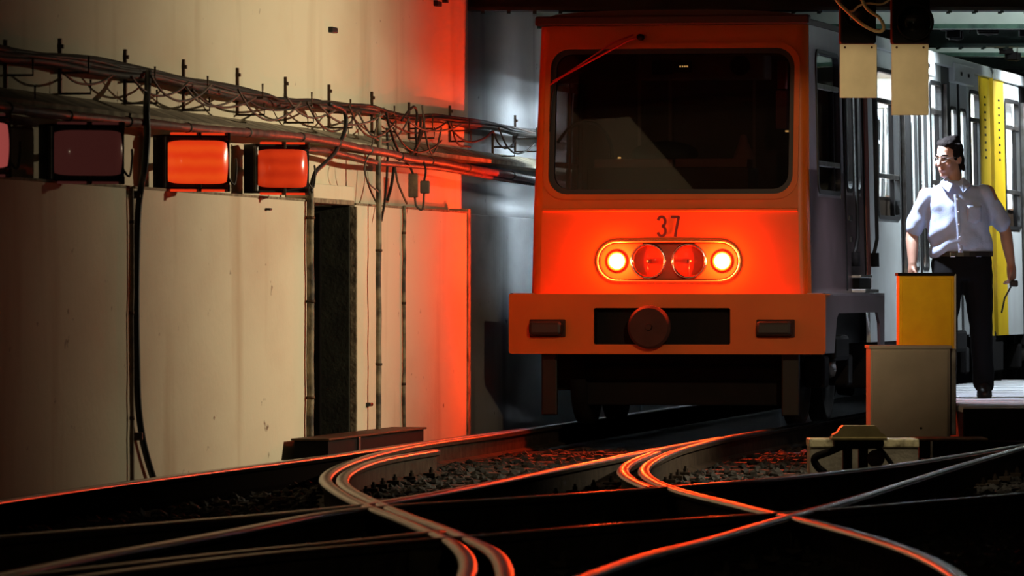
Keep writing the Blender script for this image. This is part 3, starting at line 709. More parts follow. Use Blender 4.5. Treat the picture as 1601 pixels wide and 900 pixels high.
arc = lambda cx, cz, rx, rz, a0, a1, k=12: [(cx + rx * math.cos(math.radians(a0 + (a1 - a0) * i / k)), cz + rz * math.sin(math.radians(a0 + (a1 - a0) * i / k))) for i in range(k + 1)]
three = [arc(.46, .73, .40, .22, 165, -75) + arc(.46, .27, .42, .235, 80, -165)]
seven = [[(0, .94), (.88, .94)], [(.86, .97), (.70, .6), (.55, .25), (.47, 0)]]
nz0, nh = tz(370), (370 - 337) / 230.2
digit(three, lxp(1028), nz0, .064, nh, 'fleet_number'); digit(seven, lxp(1049), nz0, .064, nh, 'fleet_number')
# bumper beam
BH, BZ0, BZ1, BY = 1.088, tz(553), tz(459), -.13
bmp = plate('bumper', rrect(-BH, BH, BZ0, BZ1, .02, 3), [rrect(lxp(934) , lxp(1146), tz(538), tz(481), .012, 3)], BY, BY + .03, m_orange, tr)
box('bumper_top', -BH, BH, BY + .002, .10, BZ1 - .03, BZ1 - .002, m_orange, bmp, .004)
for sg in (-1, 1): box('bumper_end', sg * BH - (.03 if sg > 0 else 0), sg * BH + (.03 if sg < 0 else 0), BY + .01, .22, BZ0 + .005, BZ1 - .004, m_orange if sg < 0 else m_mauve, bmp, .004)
box('coupler_pocket', lxp(934) - .02, lxp(1146) + .02, BY + .12, BY + .14, tz(540), tz(479), m_under, bmp, 0)
for a in ((lxp(934) - .02, lxp(934)), (lxp(1146), lxp(1146) + .02)): box('pocket_side', a[0], a[1], BY + .02, BY + .13, tz(540), tz(479), m_under, bmp, 0)
box('pocket_side', lxp(934), lxp(1146), BY + .02, BY + .13, tz(540) - .02, tz(538), m_under, bmp, 0); box('pocket_side', lxp(934), lxp(1146), BY + .02, BY + .13, tz(481), tz(479), m_under, bmp, 0)
m_disc = mat('dull_maroon_iron', (.055, .022, .018), .75, spec=.2, col2=(.04, .016, .013), scale=10)
cp = lathe('coupler', [(0, .10), (.02, .10), (.025, .085), (.13, .085), (.147, .07), (.148, .05), (.10, .02), (.06, -.12)], m_disc, tr, 40, Matrix.Translation((lxp(1023), BY, tz(511))), False)
tube('coupler_stem', [(lxp(1023), BY + .0, tz(511)), (lxp(1023), .3, tz(511))], .05, m_under, cp, 12)
for x, wd in ((lxp(862), .225), (lxp(1216), .24)):
    b = box('buffer_pad', x - wd / 2, x + wd / 2, BY - .10, BY, tz(524), tz(502), m_black, tr, .022)
    box('pad_bracket', x - wd / 2 - .01, x + wd / 2 + .012, BY - .02, BY + .005, tz(527), tz(499), m_disc, b, .008)
# guard irons and sand pipes under the bumper
for px, wd in ((858, .11), (1233, .12)):
    x = lxp(px); box('guard_iron', x - wd / 2, x + wd / 2, .02, .06, .08, BZ0 + .03, mat('guard_iron_steel', (.006, .0045, .004), .5, spec=.3), tr, .01)
# windscreen wipers: pantograph arm
def fr(px, py, y=-.03): 
    z = tz(py); return Vector(((px - 1052) / 225.0, y + max(0, z - ZS) * LEAN, z))
wi = tube('wiper', [fr(1003, 56, -.05), fr(985, 62, -.055), fr(868, 126, -.05)], .007, m_redpaint, tr, 6)
tube('wiper_arm', [fr(992, 53, -.05), fr(960, 66, -.055), fr(864, 131, -.05)], .006, m_redpaint, wi, 6)
tube('wiper_pivot', [fr(1003, 57, .01), fr(1003, 57, -.07)], .022, m_under, wi, 12)
tube('wiper_blade', [fr(872, 122, -.012), fr(866, 150, -.008), fr(862, 205, -.008)], .008, m_black, wi, 6)
# cab interior
box('cab_floor', -.93, .93, .06, 1.64, .80, .86, m_under, tr, 0)
bk = plate('cab_bulkhead', [(-.93, .86), (.93, .86), (.90, 2.73), (-.90, 2.73)], [rrect(-.26, .30, 1.55, 2.3, .05)], 1.60, 1.64, m_bulkhead, tr)
plate('bulkhead_blind', rrect(-.28, .32, 1.53, 2.32, .05), [], 1.642, 1.652, m_bulkhead, bk)
for x in (-.5, -.28, .32, .62): box('bulkhead_rib', x - .01, x + .01, 1.585, 1.60, .9, 2.7, m_cabgrey, bk, 0)
def cabp(px, py, y):        # a pixel on the windscreen carried back into the cab at depth y
    k = 1 + y / 43.0; return Vector(((px - 800.5) / F * (Y0 + y * CT), 0, CH - (py - HZ) * (Y0 + y * CT) / F))
def cabx(px, y): return ((px - 800.5) / F * (Y0 + y * CT) - X0 - y * ST) / CT
def cabz(py, y): return CH - (py - HZ) * (Y0 + y * CT) / F
y = .75
hd = box('overhead_console', cabx(1000, y), cabx(1195, y), y, y + .3, cabz(124, y), cabz(86, y), m_cabgrey, tr, .01)
box('radio', cabx(1020, y), cabx(1052, y), y - .02, y, cabz(116, y), cabz(94, y), m_black, hd, .004)
box('display', cabx(1054, y), cabx(1084, y), y - .025, y, cabz(113, y), cabz(95, y), m_black, hd, .004)
for i in range(4): box('display_digit', cabx(1063.5 + i * 3.6, y), cabx(1065.8 + i * 3.6, y), y - .028, y - .024, cabz(105.2, y), cabz(102.8, y), m_amber, hd, 0)
lathe('fan', [(.068, 0), (.07, .02), (.05, .03), (.045, .01), (.02, .005), (.018, .03), (0, .032)], m_black, hd, 24, Matrix.Translation((cabx(1157, y), y, cabz(103, y))))
box('sun_visor_rail', cabx(1103, .4), cabx(1227, .4), .4, .43, cabz(88, .4), cabz(82, .4), m_cabgrey, tr, .004)
box('sun_blind', cabx(872, .5), cabx(995, .5), .5, .52, cabz(130, .5), cabz(84, .5), m_bulkhead, tr, .004)
ex = tube('fire_extinguisher', [(cabx(1222, .5), .5, cabz(140, .5)), (cabx(1222, .5), .5, cabz(96, .5))], .035, m_redpaint, tr, 16)
box('extinguisher_holder', cabx(1212, .5), cabx(1230, .5), .48, .55, cabz(202, .5), cabz(142, .5), mat('dull_mauve', (.3, .12, .16), .6), ex, .006)
db = box('dashboard', cabx(925, .35), cabx(1175, .35), .20, .62, cabz(300, .35), cabz(262, .35), m_bulkhead, tr, .01)
box('dash_top', cabx(930, .4), cabx(1052, .4), .38, .60, cabz(262, .4), cabz(248, .4), m_dash, db, .008)
box('dash_top', cabx(1056, .4), cabx(1168, .4), .38, .60, cabz(262, .4), cabz(248, .4), m_dash, db, .008)
for px, py in ((969, 246), (1229, 206)): box('warning_light', cabx(px - 2.5, .37), cabx(px + 2.5, .37), .36, .37, cabz(py + 1.3, .37), cabz(py - 1.3, .37), m_amber, db, 0)
lathe('controller', [(.075, 0), (.06, .05), (.03, .12), (.02, .165), (0, .17)], m_dash, db, 16, Matrix.Translation((cabx(1160, .45), .5, cabz(249, .45))) @ Matrix.Rotation(-math.pi / 2, 4, 'X'))
st = lathe('driver_seat', [(0, .0), (.2, .01), (.235, .05), (.2, .10), (0, .11)], m_black, tr, 28, Matrix.Translation((cabx(1040, .9), .95, cabz(240, .9))) @ Matrix.Diagonal((1, 1, .38, 1)))
box('seat_back', cabx(1003, .9), cabx(1080, .9), .93, 1.0, .95, cabz(236, .9), m_black, st, .03)
tube('cab_conduit', cat_rom([(cabx(872, .5), .5, cabz(222, .5)), (cabx(890, .5), .5, cabz(200, .5)), (cabx(915, .5), .5, cabz(190, .5)), (cabx(940, .5), .5, cabz(198, .5)), (cabx(955, .5), .5, cabz(225, .5)), (cabx(957, .5), .5, cabz(250, .5))], 6), .012, m_black, tr, 8)
tube('cab_post', [(cabx(891, .6), .6, 1.2), (cabx(891, .6), .6, 2.6)], .008, m_cabgrey, tr, 8)
# ---- body sides
def side_fn(sg): return lambda v: Vector((sg * (hw(v.z) - v.y), v.x, v.z))
RW = [(.42, 1.48, 1.59, 2.58), (3.28, 4.42, 1.45, 2.56), (6.18, 6.84, 1.45, 2.56), (8.56, 9.16, 1.45, 2.56), (10.85, 11.85, 1.45, 2.56)]
def window_unit(sg, t0, t1, z0, z1, bars, mid=None, par=tr):
    fn = side_fn(sg); e = empty('side_window'); e.parent = par
    ring('window_rubber', rrect(t0, t1, z0, z1, .09), rrect(t0 + .035, t1 - .035, z0 + .03, z1 - .03, .07), -.010, .03, m_black, e, fn)
    plate('pane', rrect(t0 + .02, t1 - .02, z0 + .02, z1 - .02, .08), [], .012, .018, g_side, e, fn)
    for zb_ in bars: box('window_bar', t0 + .02, t1 - .02, -.006, .03, zb_ - .018, zb_ + .018, m_steel, e, .004, fn)
    if mid: box('window_mullion', mid - .015, mid + .015, -.004, .03, z0 + .03, bars[0] if bars else z1, m_under, e, .004, fn)
    return e
for sg in (1, -1):
    fn = side_fn(sg); pm = m_grey
    holes1 = [rrect(.42, 1.48, 1.59, 2.58, .09)] + ([rrect(1.74, 2.04, 1.62, 2.48, .07), rrect(2.14, 2.44, 1.62, 2.48, .07)] if sg > 0 else [rrect(1.88, 2.66, 1.74, 2.56, .07)])
    plate('cab_side_panel', [(.06, zb), (2.78, zb), (2.78, zt), (.06 + LEAN * 1.2, zt), (.06, ZS)], holes1, 0, .03, pm, tr, fn)
    wu = window_unit(sg, .42, 1.48, 1.59, 2.58, (2.33, 1.80), 1.2)
    if sg > 0:
        for a in (1.74, 2.14): window_unit(sg, a, a + .30, 1.62, 2.48, ())
    else: window_unit(sg, 1.88, 2.66, 1.74, 2.56, ())
    if sg > 0: plate('cab_side_lower_band', [(.06, .9), (2.57, .9), (2.57, 1.75), (2.46, 1.75), (2.46, 1.60), (2.12, 1.60), (2.12, 1.75), (2.06, 1.75), (2.06, 1.60), (1.72, 1.60), (1.72, 1.75), (1.50, 1.75), (1.50, 1.57), (.40, 1.57), (.40, 1.75), (.06, 1.75)], [], -.004, .0, m_mauve, tr, fn)
    if sg > 0: dn = empty('cab_door_fittings'); dn.parent = tr
    if sg > 0: box('door_edge', 1.64, 1.67, -.012, .02, .93, 2.62, m_under, dn, .003, fn); box('door_edge', 2.55, 2.58, -.012, .02, .93, 2.62, m_under, dn, .003, fn)
    if sg > 0: box('lock', 1.78, 1.90, -.02, .02, 1.42, 1.46, m_black, dn, .004, fn); box('lock', 1.84, 1.90, -.02, .02, 1.27, 1.31, m_black, dn, .004, fn)
    if sg > 0: box('pillar_strip', 2.58, 2.74, -.02, .02, .95, 2.66, m_redbrown, tr, .004, fn)
    for tt in ((1.92, 2.86) if sg > 0 else (2.86,)):
        hr = tube('handrail', [fn(Vector((tt, -.035, 2.35))), fn(Vector((tt, -.05, 2.30))), fn(Vector((tt, -.05, 1.30))), fn(Vector((tt - .12, -.05, 1.22))), fn(Vector((tt - .12, -.03, 1.16)))], .014, m_black, tr, 8)
        tube('rail_foot', [fn(Vector((tt - .12, -.05, 1.20))), fn(Vector((tt - .12, -.05, 1.10)))], .03, m_under, hr, 10)
    sp = box('step', 1.9, 2.55, -.10, .02, .915, .94, m_steel, tr, .004, fn); box('step_box', 1.95, 2.5, -.05, .02, .94, 1.02, m_under, sp, .004, fn); box('step_top', 1.9, 2.45, -.07, .02, 1.02, 1.04, m_steel, sp, .004, fn)
    # skirt with wheel opening
    fs = lambda v, sg=sg: Vector((sg * (BH - .004 - v.y), v.x, v.z))
    plate('skirt', [(-.10, BZ0 + .005), (.30, BZ0 + .005), (.42, .74), (.50, .775), (2.35, .775), (2.46, .70), (2.50, BZ0), (2.7, BZ0), (2.7, .912), (-.10, .912)], [], 0, .02, m_mauve, tr, fs)
    box('skirt_top', .0, 2.7, 0, .14, .895, .912, m_grey, tr, 0, fs)
    # saloon side, section 1 and 2
    def saloon(ta, tb, wins, paint=m_white):
        plate('saloon_side', [(ta, .56), (tb, .56), (tb, zt), (ta, zt)], [rrect(a, b, 1.45 if sg > 0 else 1.78, 2.56, .09) for a, b in wins], 0, .03, paint, tr, fn)
        for a, b in wins: window_unit(sg, a, b, 1.45 if sg > 0 else 1.78, 2.56, (2.32, 1.77) if sg > 0 else (2.32,), (a + b) / 2 + .25 * (b - a))
    def dark_post(ta, tb): 
        d = box('door_pocket', ta, tb, .0, .05, .60, 2.72, m_black, tr, .006, fn)
        box('post_rail', ta + .1, ta + .14, -.03, .0, .75, 2.55, m_steel, d, .004, fn)
    def leaves(ta, tb):
        md = (ta + tb) / 2; zl_ = 1.10 if sg > 0 else 1.78
        for a, b in ((ta, md - .02), (md + .02, tb)):
            lf = plate('door_leaf', [(a, .58), (b, .58), (b, 2.62), (a, 2.62)], [rrect(a + .09, b - .09, zl_, 2.38, .06)], .012, .045, m_white, tr, fn)
            plate('leaf_pane', rrect(a + .07, b - .07, zl_ - .02, 2.40, .06), [], .025, .031, g_side, lf, fn)
            ring('leaf_rubber', rrect(a + .075, b - .075, zl_ - .015, 2.395, .07), rrect(a + .10, b - .10, zl_ + .01, 2.37, .05), .006, .03, m_black, lf, fn)
        box('door_seam', md - .03, md + .03, .0, .04, .58, 2.62, m_black, tr, .003, fn)
        hdp = box('door_header', ta - .04, tb + .06, -.05, .03, 2.58, 2.735, m_white, tr, .01, fn)
        for q in (.3, .7): box('header_catch', ta + (tb - ta) * q - .03, ta + (tb - ta) * q + .03, -.06, -.045, 2.64, 2.67, m_black, hdp, .003, fn)
    saloon(2.78, 4.46, [(3.28, 4.42)]); dark_post(4.46, 5.08); leaves(5.08, 6.14); saloon(6.14, 6.88, [(6.18, 6.84)]); dark_post(6.88, 7.40); leaves(7.40, 8.50); saloon(8.50, 9.18, [(8.56, 9.16)])
    def yellow_end(ta, tb):
        p = plate('end_panel', [(ta, .56), (tb, .56), (tb, zt), (ta, zt)], [], -.006, .03, m_yellow, tr, fn)
        for i in range(9): box('louvre', ta + .30, ta + .40, -.010, -.004, 2.02 + i * .062, 2.037 + i * .062, m_under, p, .002, fn)
    yellow_end(9.18, 9.85); yellow_end(10.1, 10.80)
    saloon(10.80, 11.90, [(10.85, 11.85)]); dark_post(11.90, 12.45); leaves(12.45, 13.5); saloon(13.5, 16.4, [(13.6, 14.9), (15.0, 16.3)]); dark_post(16.4, 16.9); leaves(16.9, 17.9); saloon(17.9, 20, [(18.0, 19.2)])
    box('roof_gutter', 2.8, 9.85, -.035, .03, 2.69, 2.78, m_white, tr, .01, fn); box('roof_gutter', 10.1, 20, -.035, .03, 2.69, 2.78, m_white, tr, .01, fn)
bl = ring('gangway_bellows', rrect(-.82, .82, .7, 2.70, .05), rrect(-.55, .55, .84, 2.5, .05), 9.83, 10.12, m_black, tr)
for k in range(4): ring('bellows_rib', rrect(-.85, .85, .68, 2.72, .06), rrect(-.80, .80, .72, 2.68, .05), 9.86 + k * .065, 9.88 + k * .065, m_cable, bl)
for yy in (9.79, 10.13, 19.9): plate('end_wall', [(-.92, .82), (.92, .82), (.90, 2.70), (-.90, 2.70)], [rrect(-.52, .52, .86, 2.45, .05)] if yy < 19 else [], yy, yy + .03, m_inner, tr)
# interior
for y0, y1 in ((1.66, 9.79), (10.16, 19.9)):
    box('saloon_floor', -.92, .92, y0, y1, .78, .82, m_seat, tr, 0)
    cz_ = box('saloon_ceiling', -.90, .90, y0, y1, 2.69, 2.72, m_inner, tr, 0)
    for x in (-.45, .45): box('light_strip', x - .09, x + .09, y0 + .12, y1 - .3, 2.665, 2.688, m_strip, cz_, .004)
    for i in range(3):
        ya = y0 + (1.8 if y0 < 5 else .75) + i * 2.4
        if ya + 1 > y1: break
        for sg in (-1, 1):
            s_ = box('bench_seat', sg * .88, sg * .45, ya, ya + 1.2, 1.18, 1.25, m_seat, tr, .02); box('bench_back', sg * .90, sg * .83, ya, ya + 1.2, 1.2, 1.62, m_seat, s_, .02)
            tube('grab_pole', [(sg * .42, ya - .05, .82), (sg * .42, ya - .05, 2.69)], .016, m_chrome, s_, 8)
# underframe, bogies, wheels
box('underframe', -.80, .80, .06, 9.8, .55, .79, m_under, tr, .01); box('underframe', -.80, .80, 10.1, 20, .55, .79, m_under, tr, .01)
for yc in (1.4, 7.8, 12.4):
    bo = box('bogie_frame', -.78, .78, yc - .85, yc + .85, .30, .42, m_under, tr, .03)
    for sg in (-1, 1):
        for dy in (-.55, .55):
            lathe('wheel', [(0, .06), (.08, .06), (.10, .03), (.26, .03), (.29, .05), (.33, .05), (.34, -.06), (0, -.06)], m_under, bo, 28, Matrix.Translation((sg * .74, yc + dy, .345)) @ Matrix.Rotation(sg * math.pi / 2, 4, 'Z'))
            box('axle_box', sg * .80, sg * .95, yc + dy - .11, yc + dy + .11, .26, .48, m_under, bo, .02)
        tube('spring', [(sg * .88, yc + .0 + .02 * math.sin(k), .36 + k * .012) for k in range(18)], .05, m_steel, bo, 8)
        box('brake_gear', sg * .90, sg * .98, yc - .35, yc + .3, .44, .62, m_under, bo, .03)
box('equipment_case', .55, .96, 3.4, 5.6, .22, .56, m_under, tr, .02); box('equipment_case', .55, .96, 9.3, 10.6, .25, .6, m_under, tr, .02)
box('axle_guard', -.7, .7, .60, .66, .14, .5, m_under, tr, .01)

# ------------------------------------------------------------------ right hand side
# beige cabinet and yellow cabinet behind it
def pxbox(nm, x0, x1, yt, yb, Y, depth, m, parent=None, bev=.006, org=None):
    a, b = at(x0, yb, Y), at(x1, yt, Y); o = org or Vector((0, 0, 0))
    return box(nm, a.x - o.x, b.x - o.x, Y - o.y, Y + depth - o.y, a.z - o.z, b.z - o.z, m, parent, bev)
c = at(1427, 687, 40.0); e = empty('relay_cabinet', c); tag(e, 'squat beige metal cabinet in front of the yellow cabinet', 'cabinet')
pxbox('cabinet_body', 1361, 1486, 541, 687, 40.0, .5, m_beige, e, .008, c)
pxbox('cabinet_lid', 1359, 1489, 540, 545, 39.99, .53, m_beige, e, .004, c)
pxbox('cabinet_door', 1364, 1482, 548, 683, 39.985, .02, m_beige, e, .004, c)
lathe('lock', [(0, .008), (.006, .008), (.008, 0)], m_black, e, 10, Matrix.Translation(at(1440, 669, 39.985) - c))
pxbox('side_post', 1487, 1495, 545, 680, 40.05, .45, m_steel, e, .004, c)
c = at(1450, 640, 40.75); e = empty('yellow_cabinet', c); tag(e, 'taller yellow orange metal cabinet standing behind the beige one', 'cabinet')
pxbox('cabinet_body', 1406, 1492, 428, 650, 40.75, .30, m_boxyel, e, .006, c)
pxbox('cabinet_cap', 1404, 1494, 426, 431, 40.74, .32, m_under, e, .003, c)
pxbox('cabinet_door', 1410, 1488, 436, 640, 40.74, .015, m_boxyel, e, .004, c)
pxbox('edge_strip', 1492, 1495, 428, 650, 40.74, .1, mat('pale_edge', (.5, .47, .42), .5), e, .002, c)
# hanging signals with boards
def hanging(px0, px1, yb0, yb1, Y, label, lens):
    c = at((px0 + px1) / 2, yb0, Y); e = empty('hanging_signal', c); tag(e, label, 'signal', 'hanging signals')
    pxbox('board', px0, px1, yb0, yb1, Y, .02, m_plate, e, .004, c)
    pxbox('signal_head', px0 + 1, px1 + (2 if lens else -1), -40, yb0 - 1, Y - .02, .22, m_under, e, .015, c)
    if lens:
        p = at(1430, 35, Y - .02) - c
        lathe('signal_hood', [(.115, 0), (.118, .10), (.108, .10), (.105, 0)], m_under, e, 32, Matrix.Translation(p))
        lathe('signal_lens', [(.104, .01), (.07, .03), (0, .04)], mat('dark_signal_glass', (.02, .02, .02), .08), e, 28, Matrix.Translation(p))
    else:
        p = at(1340, 24, Y - .02) - c
        lathe('signal_hood', [(.085, 0), (.088, .05), (.078, .05), (.075, 0)], m_under, e, 28, Matrix.Translation(p))
        lathe('signal_lens', [(.074, .01), (.04, .03), (0, .035)], MATS.get('dark_signal_glass') or mat('dark_signal_glass', (.02, .02, .02), .08), e, 24, Matrix.Translation(p))
    for q in (px0 + 8, px1 - 8): lathe('board_screw', [(0, .006), (.007, .005), (.008, 0)], m_iron, e, 8, Matrix.Translation(at(q, yb0 + 5, Y) - c))
    pa, pb = at((px0 + px1) / 2, -38, Y + .09) - c, Vector((0, .09, ZTOP - c.z))
    tube('hanger', [pa, pb], .02, m_iron, e, 8)
    return e
hanging(1313, 1371, 69, 153, 40.6, 'hanging signal with the shorter cream board beside the train corner', False)
hanging(1394, 1452, 69, 180, 40.6, 'hanging signal with the longer cream board above the man', True)
tl_ = tube('looped_cable', cat_rom([at(x, y_, 40.2) for x, y_ in ((1298, -22), (1308, 0), (1322, 15), (1347, 37), (1365, 47), (1377, 49), (1382, 42), (1375, 28), (1361, 18), (1352, 8), (1340, -18))], 8), .011, m_tan, None, 8)
tag(tl_, 'tan cable looping down in front of the shorter signal', 'cable')
tl_ = tube('branch_cable', cat_rom([at(x, y_, 40.22) for x, y_ in ((1325, 18), (1334, 17), (1342, 10), (1356, 5), (1380, 6), (1400, -8))], 6), .007, m_tan, None, 6)
tag(tl_, 'thin tan wire branching off the looped cable', 'cable')
# ceiling pipe runs and wires at top right
for q, (p0, p1, Y, r, lab) in enumerate((((1470, 28), (1498, 60), 47.5, .035, 'dark pipe stub hanging under the green girder nearest the signals'), ((1537, 8), (1546, 50), 47.3, .05, 'dark strut standing between the green girders'), ((1552, 18), (1625, 60), 47.2, .035, 'dark cable chain slanting across the pale ceiling strip'), ((1560, 68), (1590, 92), 52, .035, 'dark pipe stub under the farther green girder'))):
    a, b = at(*p0, Y), at(*p1, Y + .2); e = empty('ceiling_fitting', b); tag(e, lab, 'fitting')
    n = 7; pts = [a.lerp(b, i / n) + Vector((0, 0, .012 * math.sin(i * 2.1))) - b for i in range(n + 1)]
    tube('rod', pts, r, m_under, e, 8)
    for i in (1, 3, 5, 6): 
        p = pts[i]; box('collar', p.x - r * 1.5, p.x + r * 1.5, p.y - r * 1.5, p.y + r * 1.5, p.z - r * .9, p.z + r * .9, m_under, e, .006)
for q, (x0, x1, y0_, y1_) in enumerate(((1465, 1458, 20, 48), (1498, 1492, 20, 48), (1524, 1516, 20, 52), (1591, 1590, 72, 92))):
    o = tube('ceiling_wire', [at(x0, y0_ - 12, 47.4 if q < 3 else 52), at(x1, y1_, 47.4 if q < 3 else 52)], .005, m_under, None, 5)
    tag(o, ['thin dark drop wire by the pipe stub at the ceiling', 'thin dark drop wire second from the signals at the ceiling', 'thin dark drop wire beside the strut at the ceiling', 'thin dark drop wire at the farther girder'][q], 'wire')
# ceiling lamps (cool)
def unseen_ceil_lamp(X, Y, z, P, col, label, aim=None, cone=150, length=1.2, blend=.3):
    e = empty('unseen_ceiling_lamp', (X, Y, z)); tag(e, label, 'lamp')
    box('lamp_body', -.07, .07, -length / 2, length / 2, .03, .10, m_steel, e, .01)
    tube('lamp_tube', [(0, -length / 2 + .04, .01), (0, length / 2 - .04, .01)], .018, mat('cool_tube', (.9, .95, 1), .4, emis=(.85, .93, 1), estr=5), e, 10)
    tube('lamp_rod', [(0, 0, .1), (0, 0, ZTOP - z)], .008, m_iron, e, 6)
    return e
e = unseen_ceil_lamp(4.15, 48.2, 3.14, P_COOL_CEIL, None, 'cool fluorescent batten over the walkway beside the first door')
light('unseen_ceiling_lamp_light', 'SPOT', (0, 0, -.02), P_COOL_CEIL, (.82, .92, 1.0), aim=(-.62, .05, -1), radius=.08, cone=112, blend=.5, parent=e)
e = unseen_ceil_lamp(5.15, 53.6, 3.14, P_COOL_CEIL, None, 'cool fluorescent batten over the walkway farther back')
light('unseen_ceiling_lamp_light', 'SPOT', (0, 0, -.02), P_COOL_CEIL, (.82, .92, 1.0), aim=(-.62, .05, -1), radius=.08, cone=112, blend=.5, parent=e)
e = unseen_ceil_lamp(4.1, 45.4, 3.16, P_COOL_CEIL, None, 'added unseen cool batten before the pale ceiling strip')  # lamp added out of frame to brighten the nearer pale strip
light('unseen_ceiling_lamp_light', 'SPOT', (0, 0, -.0), 60, (.82, .95, .92), aim=(.0, 1.2, -.12), radius=.08, cone=130, blend=.5, parent=e)
e = unseen_ceil_lamp(4.75, 51.3, 3.16, P_COOL_CEIL, None, 'added unseen cool batten before the farther pale ceiling strip')  # lamp added out of frame to brighten the farther pale strip
light('unseen_ceiling_lamp_light', 'SPOT', (0, 0, -.0), 60, (.82, .95, .92), aim=(.0, 1.2, -.12), radius=.08, cone=130, blend=.5, parent=e)
# cool floodlight added out of sight to light the man and walkway
fp = Vector((2.36, 43.12, 2.50)); e = empty('added_floodlight', fp); tag(e, 'small cool floodlight added out of sight behind the signals beside the train corner', 'lamp')
box('lamp_body', -.06, .05, -.06, .06, -.02, .07, m_under, e, .01); tube('lamp_rod', [(0, 0, .06), (0, 0, ZTOP - fp.z)], .008, m_iron, e, 6)
light('added_floodlight_light', 'SPOT', (.03, .02, -.045), P_COOL_FLOOD, (.80, .86, 1.0), aim=(.85, .12, -.95), radius=.05, cone=125, blend=.5, parent=e)

# walkway of planks
e = empty('walkway', (2.82, 39.6, 0)); tag(e, 'low grey plank walkway the man walks on beside the train', 'walkway')
for i in range(52):
    yy = i * .24; xl = max(0, 2.02 + (39.6 + yy - 42.81) * .204 + .16 - 2.82)
    box('plank', xl, 2.3 + .1 * xl, yy, yy + .225, .165, .205 - .008 * random.random(), m_plank, e, .006)
for x in (.06, 1.9): box('joist', x, x + .1, .02, 6.0 if x < 1 else 12, -.16, .165, m_timber, e, .01)
box('fascia', .0, 2.3, -.035, 0, -.16, .19, m_under, e, .006)
# concrete kerb with white chipped top, dark slab beside
c = at(1350, 741, 35.4); e = empty('concrete_kerb', c); tag(e, 'low concrete block with chipped white top behind the point lantern', 'block')
pxbox('kerb_block', 1266, 1436, 690, 742, 35.4, .35, m_concrete, e, .01, c); pxbox('kerb_paint', 1265, 1437, 686, 699, 35.39, .37, m_wetedge, e, .006, c)
c = at(1490, 716, 39.0); e = empty('cable_trough', c); tag(e, 'dark cable trough with thin lid right of the concrete block', 'trough')
pxbox('trough_body', 1437, 1640, 690, 716, 39.0, .35, m_under, e, .006, c); pxbox('trough_lid', 1430, 1545, 685, 688, 38.95, .5, m_rust, e, .002, c)
pxbox('trough_post', 1455, 1459, 689, 715, 38.97, .03, m_steel, e, .002, c)
# point machine / lantern
Yl = 34.0; c = at(1342, 737, Yl); e = empty('point_lever_stand', c); tag(e, 'dark point lever stand with brass lid in front of the concrete block', 'lever stand')
S_ = F / Yl
def L(px, py): p = at(px, py, Yl) - c; return p
lid = []
prof_l = [(-.145, .0), (-.14, .018), (-.115, .03), (-.10, .055), (-.085, .066), (.085, .066), (.10, .055), (.115, .03), (.14, .018), (.145, 0)]
zl = L(1342, 684).z
V = [(a, y, zl + b) for y in (-.09, .09) for a, b in prof_l]; n = len(prof_l)
Fc = [(i, i + 1, n + i + 1, n + i) for i in range(n - 1)] + [tuple(range(n)), tuple(range(n, 2 * n))[::-1], (0, n, 2 * n - 1, n - 1)]
from_data('lid', V, Fc, m_brass, e); bmv = None
box('case', -.135, .135, -.08, .08, zl - .055, zl, m_under, e, .02)
box('rim', -.15, .15, -.095, .095, zl - .012, zl + .004, m_brass, e, .004)
tube('curved_leg', cat_rom([(-.08, -.05, zl - .04), (-.16, -.05, zl - .075), (-.235, -.05, zl - .105), (-.225, -.05, zl - .15), (-.18, -.05, zl - .19)], 6), .02, m_under, e, 8)
tube('curved_leg', cat_rom([(.09, -.05, zl - .04), (.14, -.05, zl - .09), (.19, -.05, zl - .16)], 6), .013, m_under, e, 8)
for x in (-.055, .03): box('post', x - .03, x + .02, -.05, .05, -.02, zl - .04, m_under, e, .01)
lathe('reflector', [(0, .02), (.04, .02), (.048, 0)], m_disc, e, 20, Matrix.Translation((.09, -.06, zl - .11)))

# ------------------------------------------------------------------ lamps above the frame (warm)
def unseen_warm_lamp(loc, aim, P, cone, blend, label, col):
    e = empty('unseen_warm_lamp', loc); tag(e, label, 'lamp')
    d = (Vector(aim) - Vector(loc)).normalized(); q = d.to_track_quat('-Z', 'Y').to_matrix().to_4x4()
    bm = bmesh.new(); 
    for (z0, r0), (z1, r1) in (((.02, .03), (-.06, .12)), ((.10, .05), (.02, .05))):
        tube_into(bm, [(0, 0, z0), (0, 0, z1)], [r0, r1], 20, cap=False)
    bm.transform(q); from_bm('reflector_hood', bm, m_iron, e, True)
    tube('hanger', [(0, 0, 0), (0, 0, ZTOP - loc[2])], .01, m_iron, e, 6)
    light('unseen_warm_lamp_light', 'SPOT', tuple(d * .075), P, col, aim=tuple(d * 3), radius=.05, cone=cone, blend=blend, parent=e)
WARM = (1.0, .83, .56)
unseen_warm_lamp((4.5, 37.0, 2.35), (-1.30, 37.0, 1.48), P_WARM, 100, 1.0, 'warm work lamp across the track aimed at the cream wall', WARM)
unseen_warm_lamp((2.0, 33.0, 3.15), (1.15, 43.0, 1.45), P_FRONT, 37, 1.0, 'added warm fill lamp above the junction aimed at the train front', (1.0, .76, .46))  # added out of frame to brighten train front, boards and cabinets
unseen_warm_lamp((2.3, 33.6, 2.95), (1.95, 34.9, .1), P_POINT, 62, .8, 'small warm fill lamp added over the point lever stand', WARM)  # added out of frame to light the lever stand and kerb
unseen_warm_lamp((1.4, 11.0, 2.9), (.3, 24.0, .0), P_WARM_NEAR, 34, 1.0, 'dim warm fill lamp added above the near track', WARM)  # added out of frame to brighten the foreground rails

